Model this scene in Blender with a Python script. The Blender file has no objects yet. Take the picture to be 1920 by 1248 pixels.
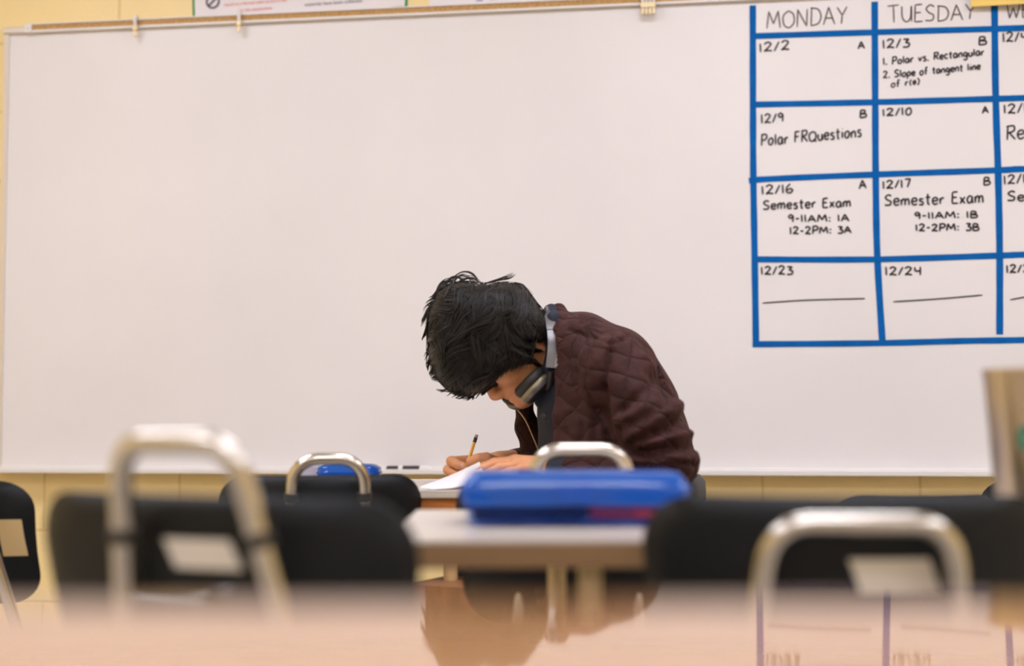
import bpy, math, random
import numpy as np
from mathutils import Vector, Matrix
R = math.radians
rng = np.random.default_rng(7); random.seed(7)
scn = bpy.context.scene
col = scn.collection

# ------------------------------------------------------------------ camera, world, exposure
H = 0.86                      # lens height above the floor
FPX = 2667.0                  # 50 mm on a 36 mm wide frame of 1920 px
YAW, PITCH, ROLL = R(8.5), math.atan((790-624)/FPX), R(-0.1)
WALL = 3.80                   # distance to the whiteboard wall
cam_d = bpy.data.cameras.new('camera'); cam = bpy.data.objects.new('camera', cam_d); col.objects.link(cam)
cam_d.lens = 50; cam_d.sensor_width = 36; cam_d.clip_start = 0.02; cam_d.clip_end = 60
cam.location = (0, 0, H)
cam.rotation_mode = 'XYZ'
_cr = Matrix.Rotation(YAW, 4, 'Z') @ Matrix.Rotation(R(90)+PITCH, 4, 'X') @ Matrix.Rotation(ROLL, 4, 'Z')
cam.rotation_euler = _cr.to_euler()
cam_d.dof.use_dof = True; cam_d.dof.focus_distance = 3.05; cam_d.dof.aperture_fstop = 1.8
scn.camera = cam
wd = bpy.data.worlds.new('world'); scn.world = wd; wd.use_nodes = True
wd.node_tree.nodes['Background'].inputs[0].default_value = (1.0, 0.9, 0.8, 1)
wd.node_tree.nodes['Background'].inputs[1].default_value = 0.05
scn.view_settings.view_transform = 'Standard'; scn.view_settings.look = 'None'
scn.view_settings.exposure = 0.0; scn.view_settings.gamma = 1.0
LAMP_POWER = 11.6
LAMP_COLOR = (0.90, 0.915, 1.06)

# ------------------------------------------------------------------ pixel rays (frame yawed with the camera: x right, y away, z up)
_cp, _sp = math.cos(PITCH), math.sin(PITCH)
_F = np.array([0, _cp, _sp]); _R0 = np.array([1., 0, 0]); _U0 = np.array([0, -_sp, _cp])
_R1 = _R0*math.cos(ROLL) + _U0*math.sin(ROLL); _U1 = -_R0*math.sin(ROLL) + _U0*math.cos(ROLL)
def ray(px, py): return _F + _R1*((px-960)/FPX) + _U1*((624-py)/FPX)
def V(px, py, d):             # point at depth d along the view axis
    p = ray(px, py)*d; return np.array([p[0], p[1], p[2]+H])
def VZ(px, py, z):            # point on a level plane
    r = ray(px, py); t = (z-H)/r[2]; p = r*t; return np.array([p[0], p[1], z])
def VZd(px, d, z):            # column px at view depth y=d, height z
    r = ray(px, 790); return np.array([r[0]/r[1]*d, d, z])
_c, _s = math.cos(YAW), math.sin(YAW)
def world(p): return np.array([p[0]*_c - p[1]*_s, p[0]*_s + p[1]*_c, p[2]])
def onwall(px, py, off=0.0):  # point on the plane of the whiteboard wall, off in front of it
    r = ray(px, py); w = np.array([r[0]*_c - r[1]*_s, r[0]*_s + r[1]*_c, r[2]])
    t = (WALL-off)/w[1]; return np.array([w[0]*t, WALL-off, H + w[2]*t])

# ------------------------------------------------------------------ materials
def mat(name, c, rough=0.5, metal=0.0, spec=0.5, nscale=0, namt=0.0, bump=0.0, bscale=200, coat=0.0, stretch=None, emit=None, trans=0.0):
    m = bpy.data.materials.new(name); m.use_nodes = True
    nt = m.node_tree; b = nt.nodes['Principled BSDF']
    b.inputs['Base Color'].default_value = (*c, 1); b.inputs['Roughness'].default_value = rough
    b.inputs['Metallic'].default_value = metal; b.inputs['Specular IOR Level'].default_value = spec
    b.inputs['Coat Weight'].default_value = coat; b.inputs['Transmission Weight'].default_value = trans
    tc = nt.nodes.new('ShaderNodeTexCoord'); mp = nt.nodes.new('ShaderNodeMapping')
    nt.links.new(tc.outputs['Object'], mp.inputs[0])
    if stretch: mp.inputs['Scale'].default_value = stretch
    if namt > 0:
        n = nt.nodes.new('ShaderNodeTexNoise'); n.inputs['Scale'].default_value = nscale; n.inputs['Detail'].default_value = 5
        nt.links.new(mp.outputs[0], n.inputs['Vector'])
        mx = nt.nodes.new('ShaderNodeMixRGB'); mx.blend_type = 'MULTIPLY'; mx.inputs[0].default_value = 1
        mx.inputs[1].default_value = (*c, 1)
        mr = nt.nodes.new('ShaderNodeMapRange'); mr.inputs['From Min'].default_value = .3; mr.inputs['From Max'].default_value = .7
        mr.inputs['To Min'].default_value = 1-namt; mr.inputs['To Max'].default_value = 1+namt
        nt.links.new(n.outputs['Fac'], mr.inputs['Value']); nt.links.new(mr.outputs[0], mx.inputs[2])
        nt.links.new(mx.outputs[0], b.inputs['Base Color'])
    if bump > 0:
        n2 = nt.nodes.new('ShaderNodeTexNoise'); n2.inputs['Scale'].default_value = bscale; n2.inputs['Detail'].default_value = 3
        nt.links.new(mp.outputs[0], n2.inputs['Vector'])
        bp = nt.nodes.new('ShaderNodeBump'); bp.inputs['Strength'].default_value = bump; bp.inputs['Distance'].default_value = .002
        nt.links.new(n2.outputs['Fac'], bp.inputs['Height']); nt.links.new(bp.outputs[0], b.inputs['Normal'])
    if emit:
        b.inputs['Emission Color'].default_value = (*emit[0], 1); b.inputs['Emission Strength'].default_value = emit[1]
    return m
def wall_mat():
    m = mat('painted_block', (.84, .66, .36), .45)
    nt = m.node_tree; b = nt.nodes['Principled BSDF']
    tc = nt.nodes.new('ShaderNodeTexCoord'); sp = nt.nodes.new('ShaderNodeSeparateXYZ'); nt.links.new(tc.outputs['Object'], sp.inputs[0])
    ad = nt.nodes.new('ShaderNodeMath'); ad.operation = 'ADD'; nt.links.new(sp.outputs[0], ad.inputs[0]); nt.links.new(sp.outputs[1], ad.inputs[1])
    cb = nt.nodes.new('ShaderNodeCombineXYZ'); nt.links.new(ad.outputs[0], cb.inputs[0]); nt.links.new(sp.outputs[2], cb.inputs[1])
    mp = nt.nodes.new('ShaderNodeMapping'); mp.inputs['Location'].default_value = (.105, 0.045, 0); nt.links.new(cb.outputs[0], mp.inputs[0])
    br = nt.nodes.new('ShaderNodeTexBrick'); br.inputs['Scale'].default_value = 1; br.inputs['Brick Width'].default_value = .4; br.inputs['Row Height'].default_value = .2
    br.inputs['Mortar Size'].default_value = .005; br.inputs['Mortar Smooth'].default_value = .6
    br.inputs['Color1'].default_value = (.93, .735, .355, 1); br.inputs['Color2'].default_value = (.905, .71, .34, 1); br.inputs['Mortar'].default_value = (.80, .60, .27, 1)
    nt.links.new(mp.outputs[0], br.inputs['Vector']); nt.links.new(br.outputs['Color'], b.inputs['Base Color'])
    n = nt.nodes.new('ShaderNodeTexNoise'); n.inputs['Scale'].default_value = 90; nt.links.new(tc.outputs['Object'], n.inputs['Vector'])
    ma = nt.nodes.new('ShaderNodeMath'); ma.operation = 'MULTIPLY_ADD'; ma.inputs[1].default_value = -1.6
    nt.links.new(br.outputs['Fac'], ma.inputs[0]); nt.links.new(n.outputs['Fac'], ma.inputs[2])
    bp = nt.nodes.new('ShaderNodeBump'); bp.inputs['Strength'].default_value = .5; bp.inputs['Distance'].default_value = .003
    nt.links.new(ma.outputs[0], bp.inputs['Height']); nt.links.new(bp.outputs[0], b.inputs['Normal'])
    return m
M = {}
M['wall'] = wall_mat()
M['floor'] = mat('floor_tile', (.46, .42, .37), .35, nscale=14, namt=.08)
M['ceil'] = mat('ceiling_tile', (.85, .84, .83), .9, nscale=60, namt=.05)
M['board'] = mat('whiteboard_enamel', (.82, .79, .785), .32, nscale=1.6, namt=.03, spec=.35)
M['alu'] = mat('brushed_aluminium', (.78, .74, .70), .35, .6)
M['cork'] = mat('cork', (.52, .31, .12), .9, nscale=150, namt=.25, bump=.3)
M['white_plastic'] = mat('white_plastic', (.82, .79, .76), .4)
M['tape'] = mat('blue_tape', (.0, .118, .42), .75, spec=.15, nscale=30, namt=.10)
M['ink'] = mat('black_marker_ink', (.035, .025, .025), .6)
M['faded_ink'] = mat('faded_marker_ink', (.16, .125, .11), .6)
M['paper'] = mat('white_paper', (.84, .80, .82), .8)
M['green'] = mat('green_border', (.02, .25, .08), .7)
M['red_ink'] = mat('red_print', (.75, .08, .06), .7)
M['dark_ink'] = mat('dark_print', (.03, .03, .07), .7)
M['yellow_paper'] = mat('yellow_paper', (.93, .66, .17), .75, nscale=6, namt=.03)
M['chrome'] = mat('chrome', (.66, .62, .55), .20, 1.0)
M['black_plastic'] = mat('black_chair_plastic', (.0045, .0062, .0080), .48, spec=.28, bump=.25, bscale=900)
M['rubber'] = mat('black_rubber', (.02, .02, .02), .7)
M['rivet'] = mat('dark_ring', (.03, .025, .02), .5)
M['sticker'] = mat('paper_label', (.72, .66, .56), .7)
M['sticker_tan'] = mat('tan_label', (.62, .45, .22), .7)
M['laminate_tan'] = mat('tan_wood_laminate', (.50, .265, .115), .035, nscale=5, namt=.05, stretch=(1, 9, 1), spec=.6)
M['laminate_white'] = mat('pale_laminate', (.64, .565, .475), .24, nscale=8, namt=.03)
M['edge_brown'] = mat('brown_edge_band', (.23, .13, .055), .5, nscale=10, namt=.08)
M['orange_wood'] = mat('orange_wood', (.50, .17, .03), .4, nscale=12, namt=.25, stretch=(1, 1, 8))
M['brown_wood'] = mat('brown_wood', (.30, .13, .05), .45, nscale=10, namt=.2, stretch=(1, 8, 1))
M['tan_wood'] = mat('tan_wood', (.62, .42, .20), .5, nscale=10, namt=.12)
M['cream_metal'] = mat('cream_steel', (.72, .58, .34), .35, .3)
M['steel'] = mat('stainless_steel', (.62, .55, .46), .28, 1.0)
M['logo_green'] = mat('green_print', (.02, .22, .13), .6)
M['skin'] = mat('skin', (.72, .325, .15), .5, nscale=40, namt=.06, bump=.06, bscale=260)
M['skin'].node_tree.nodes['Principled BSDF'].inputs['Subsurface Weight'].default_value = .12
M['skin'].node_tree.nodes['Principled BSDF'].inputs['Subsurface Radius'].default_value = (.01, .004, .002)
M['nail'] = mat('fingernail', (.78, .46, .36), .3)
M['hair'] = mat('dark_hair', (.013, .0105, .0085), .45, spec=.45)
M['navy'] = mat('navy_fabric', (.012, .016, .030), .85, nscale=80, namt=.2, bump=.3, bscale=500)
M['denim'] = mat('dark_trouser_fabric', (.035, .030, .040), .85, nscale=40, namt=.2, bump=.3, bscale=400)
M['zip'] = mat('brass_zip', (.65, .45, .28), .35, .8)
M['silver'] = mat('silver_plastic', (.17, .16, .158), .38, .5)
M['phone_black'] = mat('black_headphone_plastic', (.022, .020, .019), .38)
M['cushion'] = mat('black_cushion', (.028, .025, .022), .55, bump=.2, bscale=300)
M['champagne'] = mat('champagne_plastic', (.32, .26, .15), .4, .4)
M['pencil_yellow'] = mat('pencil_yellow', (.85, .42, .07), .35)
M['pencil_wood'] = mat('pencil_wood', (.75, .5, .28), .7)
M['eraser'] = mat('pencil_eraser', (.45, .30, .26), .8)
M['shoe'] = mat('shoe_fabric', (.05, .05, .06), .8)
M['red_plastic'] = mat('red_plastic', (.80, .045, .03), .35)
M['dark_plastic'] = mat('dark_plastic', (.014, .010, .022), .4)
M['lens'] = mat('lamp_diffuser', (.9, .88, .85), .5, emit=(LAMP_COLOR, LAMP_POWER))
M['lamp_frame'] = mat('white_enamel', (.85, .84, .82), .4)
def blue_plastic(name, c, tint, tl_c, clear, rough):
    m = bpy.data.materials.new(name); m.use_nodes = True
    nt = m.node_tree; nt.nodes.clear(); o = nt.nodes.new('ShaderNodeOutputMaterial')
    p = nt.nodes.new('ShaderNodeBsdfPrincipled'); p.inputs['Base Color'].default_value = (*c, 1); p.inputs['Roughness'].default_value = rough; p.inputs['Coat Weight'].default_value = .6; p.inputs['Coat Roughness'].default_value = .06
    t = nt.nodes.new('ShaderNodeBsdfTransparent'); t.inputs[0].default_value = (*tint, 1)
    tl = nt.nodes.new('ShaderNodeBsdfTranslucent'); tl.inputs[0].default_value = (*tl_c, 1)
    a = nt.nodes.new('ShaderNodeMixShader'); a.inputs[0].default_value = .35; nt.links.new(p.outputs[0], a.inputs[1]); nt.links.new(tl.outputs[0], a.inputs[2])
    b = nt.nodes.new('ShaderNodeMixShader'); b.inputs[0].default_value = clear; nt.links.new(a.outputs[0], b.inputs[1]); nt.links.new(t.outputs[0], b.inputs[2])
    nt.links.new(b.outputs[0], o.inputs[0]); return m
M['blue'] = blue_plastic('blue_clear_plastic', (.004, .08, .45), (.76, .83, 1.0), (.01, .15, .65), .88, .2)
M['blue_lid'] = blue_plastic('blue_lid_plastic', (.010, .135, .56), (.45, .68, 1.0), (.06, .30, .90), .14, .14)
def quilt_mat():
    m = mat('quilted_burgundy', (.040, .0115, .0095), .78, nscale=28, namt=.28, spec=.3)
    nt = m.node_tree; b = nt.nodes['Principled BSDF']
    b.inputs['Sheen Weight'].default_value = .09; b.inputs['Sheen Tint'].default_value = (.55, .2, .18, 1)
    at = nt.nodes.new('ShaderNodeAttribute'); at.attribute_name = 'quilt'
    tcw = nt.nodes.new('ShaderNodeTexCoord')
    nz = nt.nodes.new('ShaderNodeTexNoise'); nz.inputs['Scale'].default_value = 14; nt.links.new(tcw.outputs['Object'], nz.inputs['Vector'])
    sv = nt.nodes.new('ShaderNodeVectorMath'); sv.operation = 'MULTIPLY_ADD'
    sv.inputs[1].default_value = (.016, .016, 0); nt.links.new(nz.outputs['Color'], sv.inputs[0]); nt.links.new(at.outputs['Vector'], sv.inputs[2])
    sp = nt.nodes.new('ShaderNodeSeparateXYZ'); nt.links.new(sv.outputs[0], sp.inputs[0])
    outs = []
    for op in ('ADD', 'SUBTRACT'):
        a = nt.nodes.new('ShaderNodeMath'); a.operation = op; nt.links.new(sp.outputs[0], a.inputs[0]); nt.links.new(sp.outputs[1], a.inputs[1])
        k = nt.nodes.new('ShaderNodeMath'); k.operation = 'MULTIPLY'; k.inputs[1].default_value = math.pi/.062; nt.links.new(a.outputs[0], k.inputs[0])
        s = nt.nodes.new('ShaderNodeMath'); s.operation = 'SINE'; nt.links.new(k.outputs[0], s.inputs[0])
        ab = nt.nodes.new('ShaderNodeMath'); ab.operation = 'ABSOLUTE'; nt.links.new(s.outputs[0], ab.inputs[0]); outs.append(ab)
    mn = nt.nodes.new('ShaderNodeMath'); mn.operation = 'MINIMUM'; nt.links.new(outs[0].outputs[0], mn.inputs[0]); nt.links.new(outs[1].outputs[0], mn.inputs[1])
    pw = nt.nodes.new('ShaderNodeMath'); pw.operation = 'POWER'; pw.inputs[1].default_value = .45; nt.links.new(mn.outputs[0], pw.inputs[0])
    n2 = nt.nodes.new('ShaderNodeTexNoise'); n2.inputs['Scale'].default_value = 45; n2.inputs['Detail'].default_value = 6; nt.links.new(tcw.outputs['Object'], n2.inputs['Vector'])
    ma = nt.nodes.new('ShaderNodeMath'); ma.operation = 'MULTIPLY_ADD'; ma.inputs[1].default_value = .9; nt.links.new(n2.outputs['Fac'], ma.inputs[0]); nt.links.new(pw.outputs[0], ma.inputs[2])
    bp = nt.nodes.new('ShaderNodeBump'); bp.inputs['Strength'].default_value = 1.0; bp.inputs['Distance'].default_value = .005
    nt.links.new(ma.outputs[0], bp.inputs['Height']); nt.links.new(bp.outputs[0], b.inputs['Normal'])
    return m
M['quilt'] = quilt_mat()

# ------------------------------------------------------------------ mesh building
class MB:
    def __init__(s): s.v = []; s.f = []; s.n = 0
    def add(s, v, f):
        v = np.asarray(v, float); s.v.append(v)
        s.f += [tuple(int(i)+s.n for i in q) for q in f]; s.n += len(v); return s
    def box(s, lo, hi, fn=None):
        x0, y0, z0 = lo; x1, y1, z1 = hi
        v = np.array([(x, y, z) for x in (x0, x1) for y in (y0, y1) for z in (z0, z1)])
        if fn: v = np.array([fn(p) for p in v])
        return s.add(v, [(0,1,3,2), (4,6,7,5), (0,4,5,1), (2,3,7,6), (0,2,6,4), (1,5,7,3)])
    def tube(s, pts, r, n=12, cap=True, flat=None):
        pts = np.asarray(pts, float); k = len(pts)
        r = np.full(k, r) if np.isscalar(r) else np.asarray(r)
        T = np.gradient(pts, axis=0); T /= np.linalg.norm(T, axis=1)[:, None]+1e-12
        up = np.array([0, 0, 1.]) if abs(T[0][2]) < .9 else np.array([1., 0, 0])
        N = np.cross(T[0], up); N /= np.linalg.norm(N); vs = []
        for i in range(k):
            N = N - T[i]*np.dot(N, T[i]); N /= np.linalg.norm(N)+1e-12; B = np.cross(T[i], N)
            for j in range(n):
                a = 2*math.pi*j/n; vs.append(pts[i] + r[i]*(math.cos(a)*N + math.sin(a)*B))
        fs = [(i*n+j, i*n+(j+1) % n, (i+1)*n+(j+1) % n, (i+1)*n+j) for i in range(k-1) for j in range(n)]
        if cap: fs += [tuple(range(n))[::-1], tuple(range((k-1)*n, k*n))]
        return s.add(vs, fs)
    def strip(s, pts, wdir, w, ndir, t):          # rectangular section swept along pts
        pts = np.asarray(pts, float); k = len(pts); vs = []
        W = np.asarray(wdir, float); N = np.asarray(ndir, float)
        if W.ndim == 1: W = np.tile(W, (k, 1))
        if N.ndim == 1: N = np.tile(N, (k, 1))
        w = np.full(k, w) if np.isscalar(w) else np.asarray(w)
        for i in range(k):
            for a, b in ((-.5, 0), (.5, 0), (.5, 1), (-.5, 1)): vs.append(pts[i]+W[i]*w[i]*a+N[i]*t*b)
        fs = [(i*4+j, i*4+(j+1) % 4, (i+1)*4+(j+1) % 4, (i+1)*4+j) for i in range(k-1) for j in range(4)]
        fs += [(3, 2, 1, 0), tuple(range((k-1)*4, k*4))]
        return s.add(vs, fs)
    def lathe(s, prof, o=(0, 0, 0), axis=(0, 0, 1), n=40):   # prof: (radius, height along the axis)
        ax = np.asarray(axis, float); ax /= np.linalg.norm(ax)
        up = np.array([0, 0, 1.]) if abs(ax[2]) < .9 else np.array([1., 0, 0])
        a = np.cross(ax, up); a /= np.linalg.norm(a); b = np.cross(ax, a); o = np.asarray(o, float)
        vs = [o + ax*h + max(r, 1e-4)*(math.cos(2*math.pi*j/n)*a + math.sin(2*math.pi*j/n)*b) for r, h in prof for j in range(n)]
        k = len(prof)
        fs = [(i*n+j, i*n+(j+1) % n, (i+1)*n+(j+1) % n, (i+1)*n+j) for i in range(k-1) for j in range(n)]
        fs += [tuple(range(n))[::-1], tuple(range((k-1)*n, k*n))]
        return s.add(vs, fs)
    def plate(s, outline, fn, t, rings=8, lip=None):   # closed outline (2d) shrunk in rings, mapped by fn(u,v,side) with side 0/1
        o = np.asarray(outline, float); c = o.mean(0); n = len(o); vs = []; fs = []
        sc = [i/rings for i in range(1, rings+1)]
        for side in (0, 1):
            base = len(vs); vs.append(fn(c[0], c[1], side, 0))
            for q in sc:
                for p in o: vs.append(fn(*(c+(p-c)*q), side, q))
            for j in range(n):
                t3 = (base, base+1+j, base+1+(j+1) % n); fs.append(t3 if side else t3[::-1])
            for i in range(rings-1):
                for j in range(n):
                    a = base+1+i*n; b_ = a+n
                    q4 = (a+j, b_+j, b_+(j+1) % n, a+(j+1) % n); fs.append(q4 if side else q4[::-1])
        e0 = 1+(rings-1)*n; e1 = e0+1+rings*n
        fs += [(e0+j, e0+(j+1) % n, e1+(j+1) % n, e1+j) for j in range(n)]
        return s.add(vs, fs)
    def build(s, name, m, parent=None, sharp=40, world_xf=None, smooth=True):
        me = bpy.data.meshes.new(name); v = np.concatenate(s.v)
        if world_xf is not None: v = v @ world_xf[0].T + world_xf[1]
        if parent is not None and parent.get('_abs'):
            mi = np.array(parent.matrix_basis.inverted()); v = v @ mi[:3, :3].T + mi[:3, 3]
        me.from_pydata(v.tolist(), [], s.f); me.validate()
        me.materials.append(m)
        if smooth:
            me.polygons.foreach_set('use_smooth', [True]*len(me.polygons)); me.set_sharp_from_angle(angle=R(sharp))
        o = bpy.data.objects.new(name, me); col.objects.link(o)
        if parent is not None: o.parent = parent
        return o
def bevel(o, w=.003, seg=2):
    b = o.modifiers.new('bevel', 'BEVEL'); b.width = w; b.segments = seg; b.limit_method = 'ANGLE'; b.angle_limit = R(40); return o
def tag(o, label=None, cat=None, group=None, kind=None):
    if label: o['label'] = label
    if cat: o['category'] = cat
    if group: o['group'] = group
    if kind: o['kind'] = kind
    return o
def empty(name, loc=(0, 0, 0), rz=0.0):
    o = bpy.data.objects.new(name, None); col.objects.link(o); o.empty_display_size = .05
    o.location = tuple(map(float, loc)); o.rotation_euler = (0, 0, rz); return o
def abs_empty(name, floorpt_world, rz=0.0):      # children are given in world coordinates
    o = empty(name, floorpt_world, rz); o['_abs'] = 1; o.matrix_basis; return o
Rz = np.array([[_c, -_s, 0], [_s, _c, 0], [0, 0, 1]])
XF = (Rz, np.zeros(3))                            # yawed view frame -> world
def catmull(P, m=6, closed=False):
    P = np.asarray(P, float); n = len(P)
    if n < 3: return P
    out = []
    for i in range(n-1):
        p0 = P[max(i-1, 0)]; p1 = P[i]; p2 = P[i+1]; p3 = P[min(i+2, n-1)]
        for j in range(m):
            t = j/m; out.append(.5*((2*p1)+(-p0+p2)*t+(2*p0-5*p1+4*p2-p3)*t*t+(-p0+3*p1-3*p2+p3)*t**3))
    out.append(P[-1]); return np.array(out)
def rrect(w, h, r, n=6):
    o = []
    for cx, cy, a0 in ((w/2-r, h/2-r, 0), (-w/2+r, h/2-r, 90), (-w/2+r, -h/2+r, 180), (w/2-r, -h/2+r, 270)):
        for i in range(n+1):
            a = R(a0+90*i/n); o.append((cx+r*math.cos(a), cy+r*math.sin(a)))
    # subdivide the straight runs
    q = []
    for i in range(len(o)):
        a = np.array(o[i]); b = np.array(o[(i+1) % len(o)]); k = max(1, int(np.linalg.norm(b-a)/.035))
        for j in range(k): q.append(a+(b-a)*j/k)
    return np.array(q)

# ------------------------------------------------------------------ the room
XL, XR, YB, ZC = -3.2, 3.6, -5.0, 2.75
def structure(name, lo, hi, m):
    o = MB().box(lo, hi).build(name, m, smooth=False); o['kind'] = 'structure'; return o
structure('floor', (XL-.2, YB-.2, -.1), (XR+.2, WALL+.2, 0), M['floor'])
structure('ceiling', (XL-.2, YB-.2, ZC), (XR+.2, WALL+.2, ZC+.1), M['ceil'])
structure('wall_front', (XL-.2, WALL, 0), (XR+.2, WALL+.2, ZC), M['wall'])
structure('wall_back', (XL-.2, YB-.2, 0), (XR+.2, YB, ZC), M['wall'])
structure('wall_left', (XL-.2, YB, 0), (XL, WALL, ZC), M['wall'])
structure('wall_right', (XR, YB, 0), (XR+.2, WALL, ZC), M['wall'])
structure('baseboard_front', (XL, WALL-.012, 0), (XR, WALL, .1), M['rubber'])

lamp_spots = [(x, y) for y in (2.3, -.1, -2.8) for x in (-1.9, .15, 2.2)]
rowname = {2.3: 'nearest the whiteboard', -.1: 'over the middle of the room', -2.8: 'by the back wall'}
colname = {-1.9: 'left', .15: 'middle', 2.2: 'right'}
for x, y in lamp_spots:
    t = empty('ceiling_light', (x, y, ZC-.07))
    tag(t, f'white fluorescent ceiling light, {colname[x]} one of the row {rowname[y]}', 'light', 'ceiling lights')
    f = MB(); f.box((-.62, -.32, .03), (.62, .32, .07))
    f.box((-.62, -.32, 0), (-.595, .32, .03)); f.box((.595, -.32, 0), (.62, .32, .03)); f.box((-.595, -.32, 0), (.595, -.295, .03)); f.box((-.595, .295, 0), (.595, .32, .03))
    f.build('frame', M['lamp_frame'], t, smooth=False)
    MB().box((-.59, -.29, .008), (.59, .29, .014)).build('diffuser', M['lens'], t, smooth=False)

# ------------------------------------------------------------------ whiteboard
bl = onwall(6, 877); zb = float(onwall(960, 878)[2]); zt = float(onwall(640, 39)[2]); xl = float(bl[0]); xr = 2.9
wb = empty('whiteboard', (xl, WALL, zb)); wb['_abs'] = 1
bpy.context.view_layer.update()
tag(wb, 'long white dry-erase board on the block wall with a blue tape calendar grid', 'whiteboard')
MB().box((xl, WALL-.018, zb), (xr, WALL-.002, zt)).build('panel', M['board'], wb, smooth=False)
f = MB(); f.box((xl-.012, WALL-.024, zb-.006), (xl+.004, WALL, zt+.012)); f.box((xr-.004, WALL-.024, zb-.006), (xr+.012, WALL, zt+.012))
f.box((xl-.012, WALL-.024, zt-.003), (xr+.012, WALL, zt-.001)); f.build('frame', M['alu'], wb, smooth=False)
tr = MB(); tr.box((xl-.012, WALL-.062, zb-.014), (xr+.012, WALL, zb-.009)); tr.box((xl-.012, WALL-.066, zb-.014), (xr+.012, WALL-.061, zb-.001))
tr.box((xl-.012, WALL-.022, zb-.009), (xr+.012, WALL, zb+.004))
bevel(tr.build('marker_tray', M['white_plastic'], wb, smooth=False), .0015)
xc0 = float(onwall(54, 57, .03)[0]); 
rl = MB(); rl.box((xl+.06, WALL-.032, zt-0.002), (xr, WALL, zt+0.004)); rl.box((xl+.06, WALL-.032, zt+0.020), (xr, WALL, zt+0.023)); rl.box((xl+.06, WALL-.022, zt+0.004), (xr, WALL, zt+0.020))
rl.build('tack_rail', M['white_plastic'], wb, smooth=False)
MB().box((xc0+.01, WALL-.028, zt+0.004), (xr, WALL-.020, zt+0.020)).build('cork_strip', M['cork'], wb, smooth=False)
e = MB(); e.box((xl-.014, WALL-.030, zt-.002), (xl+.062, WALL, zt+0.016)); bevel(e.build('corner_cap', M['alu'], wb, smooth=False), .003)
e = MB(); e.box((xc0-.012, WALL-.036, zt-0.004), (xc0+.010, WALL, zt+0.022)); e.lathe([(.004, 0), (.004, .004)], (xc0-.001, WALL-.040, zt+0.010), (0, 1, 0), 12)
bevel(e.build('rail_stop', M['white_plastic'], wb, smooth=False), .0015)

BOFF = .0185
def bpoly(pts): return np.array([onwall(x, y, BOFF) for x, y in pts])
def tape(pts, wpx, lift, m=8):
    P = bpoly(catmull(pts, m)) + np.array([0, -lift, 0]); T = np.gradient(P, axis=0); T /= np.linalg.norm(T, axis=1)[:, None]
    W = np.cross(T, np.array([0, -1., 0]))
    w = wpx*3.75/FPX*(1+.03*np.sin(np.arange(len(P))*1.3))
    MB().strip(P, W, w, (0, -1, 0), .0004).build('tape_strip', M['tape'], wb, smooth=False)
for p in ([(1411.5, 10), (1411.8, 180), (1412.5, 330), (1415, 480), (1417.5, 648)], [(1640, 3), (1641, 180), (1642, 330), (1645, 480), (1655, 648)], [(1864.5, -4), (1867, 180), (1872, 340), (1874.5, 480), (1874.5, 627)],
          [(2105, -8), (2110, 300), (2112, 640)]): tape(p, 12.2, 0)
for p in ([(1406, 68), (1640, 60.5), (1920, 52.5), (2115, 47)], [(1410, 196), (1640, 191.5), (1870, 185), (1920, 183.5), (2115, 178)], [(1404, 339), (1440, 335.5), (1640, 327), (1870, 319), (1920, 316.5), (2115, 311)],
          [(1412, 486), (1640, 486), (1870, 479), (1920, 477), (2115, 471)], [(1411, 645), (1640, 643), (1800, 639), (1920, 637), (2115, 632)]): tape(p, 11.3, .0005)

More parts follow.
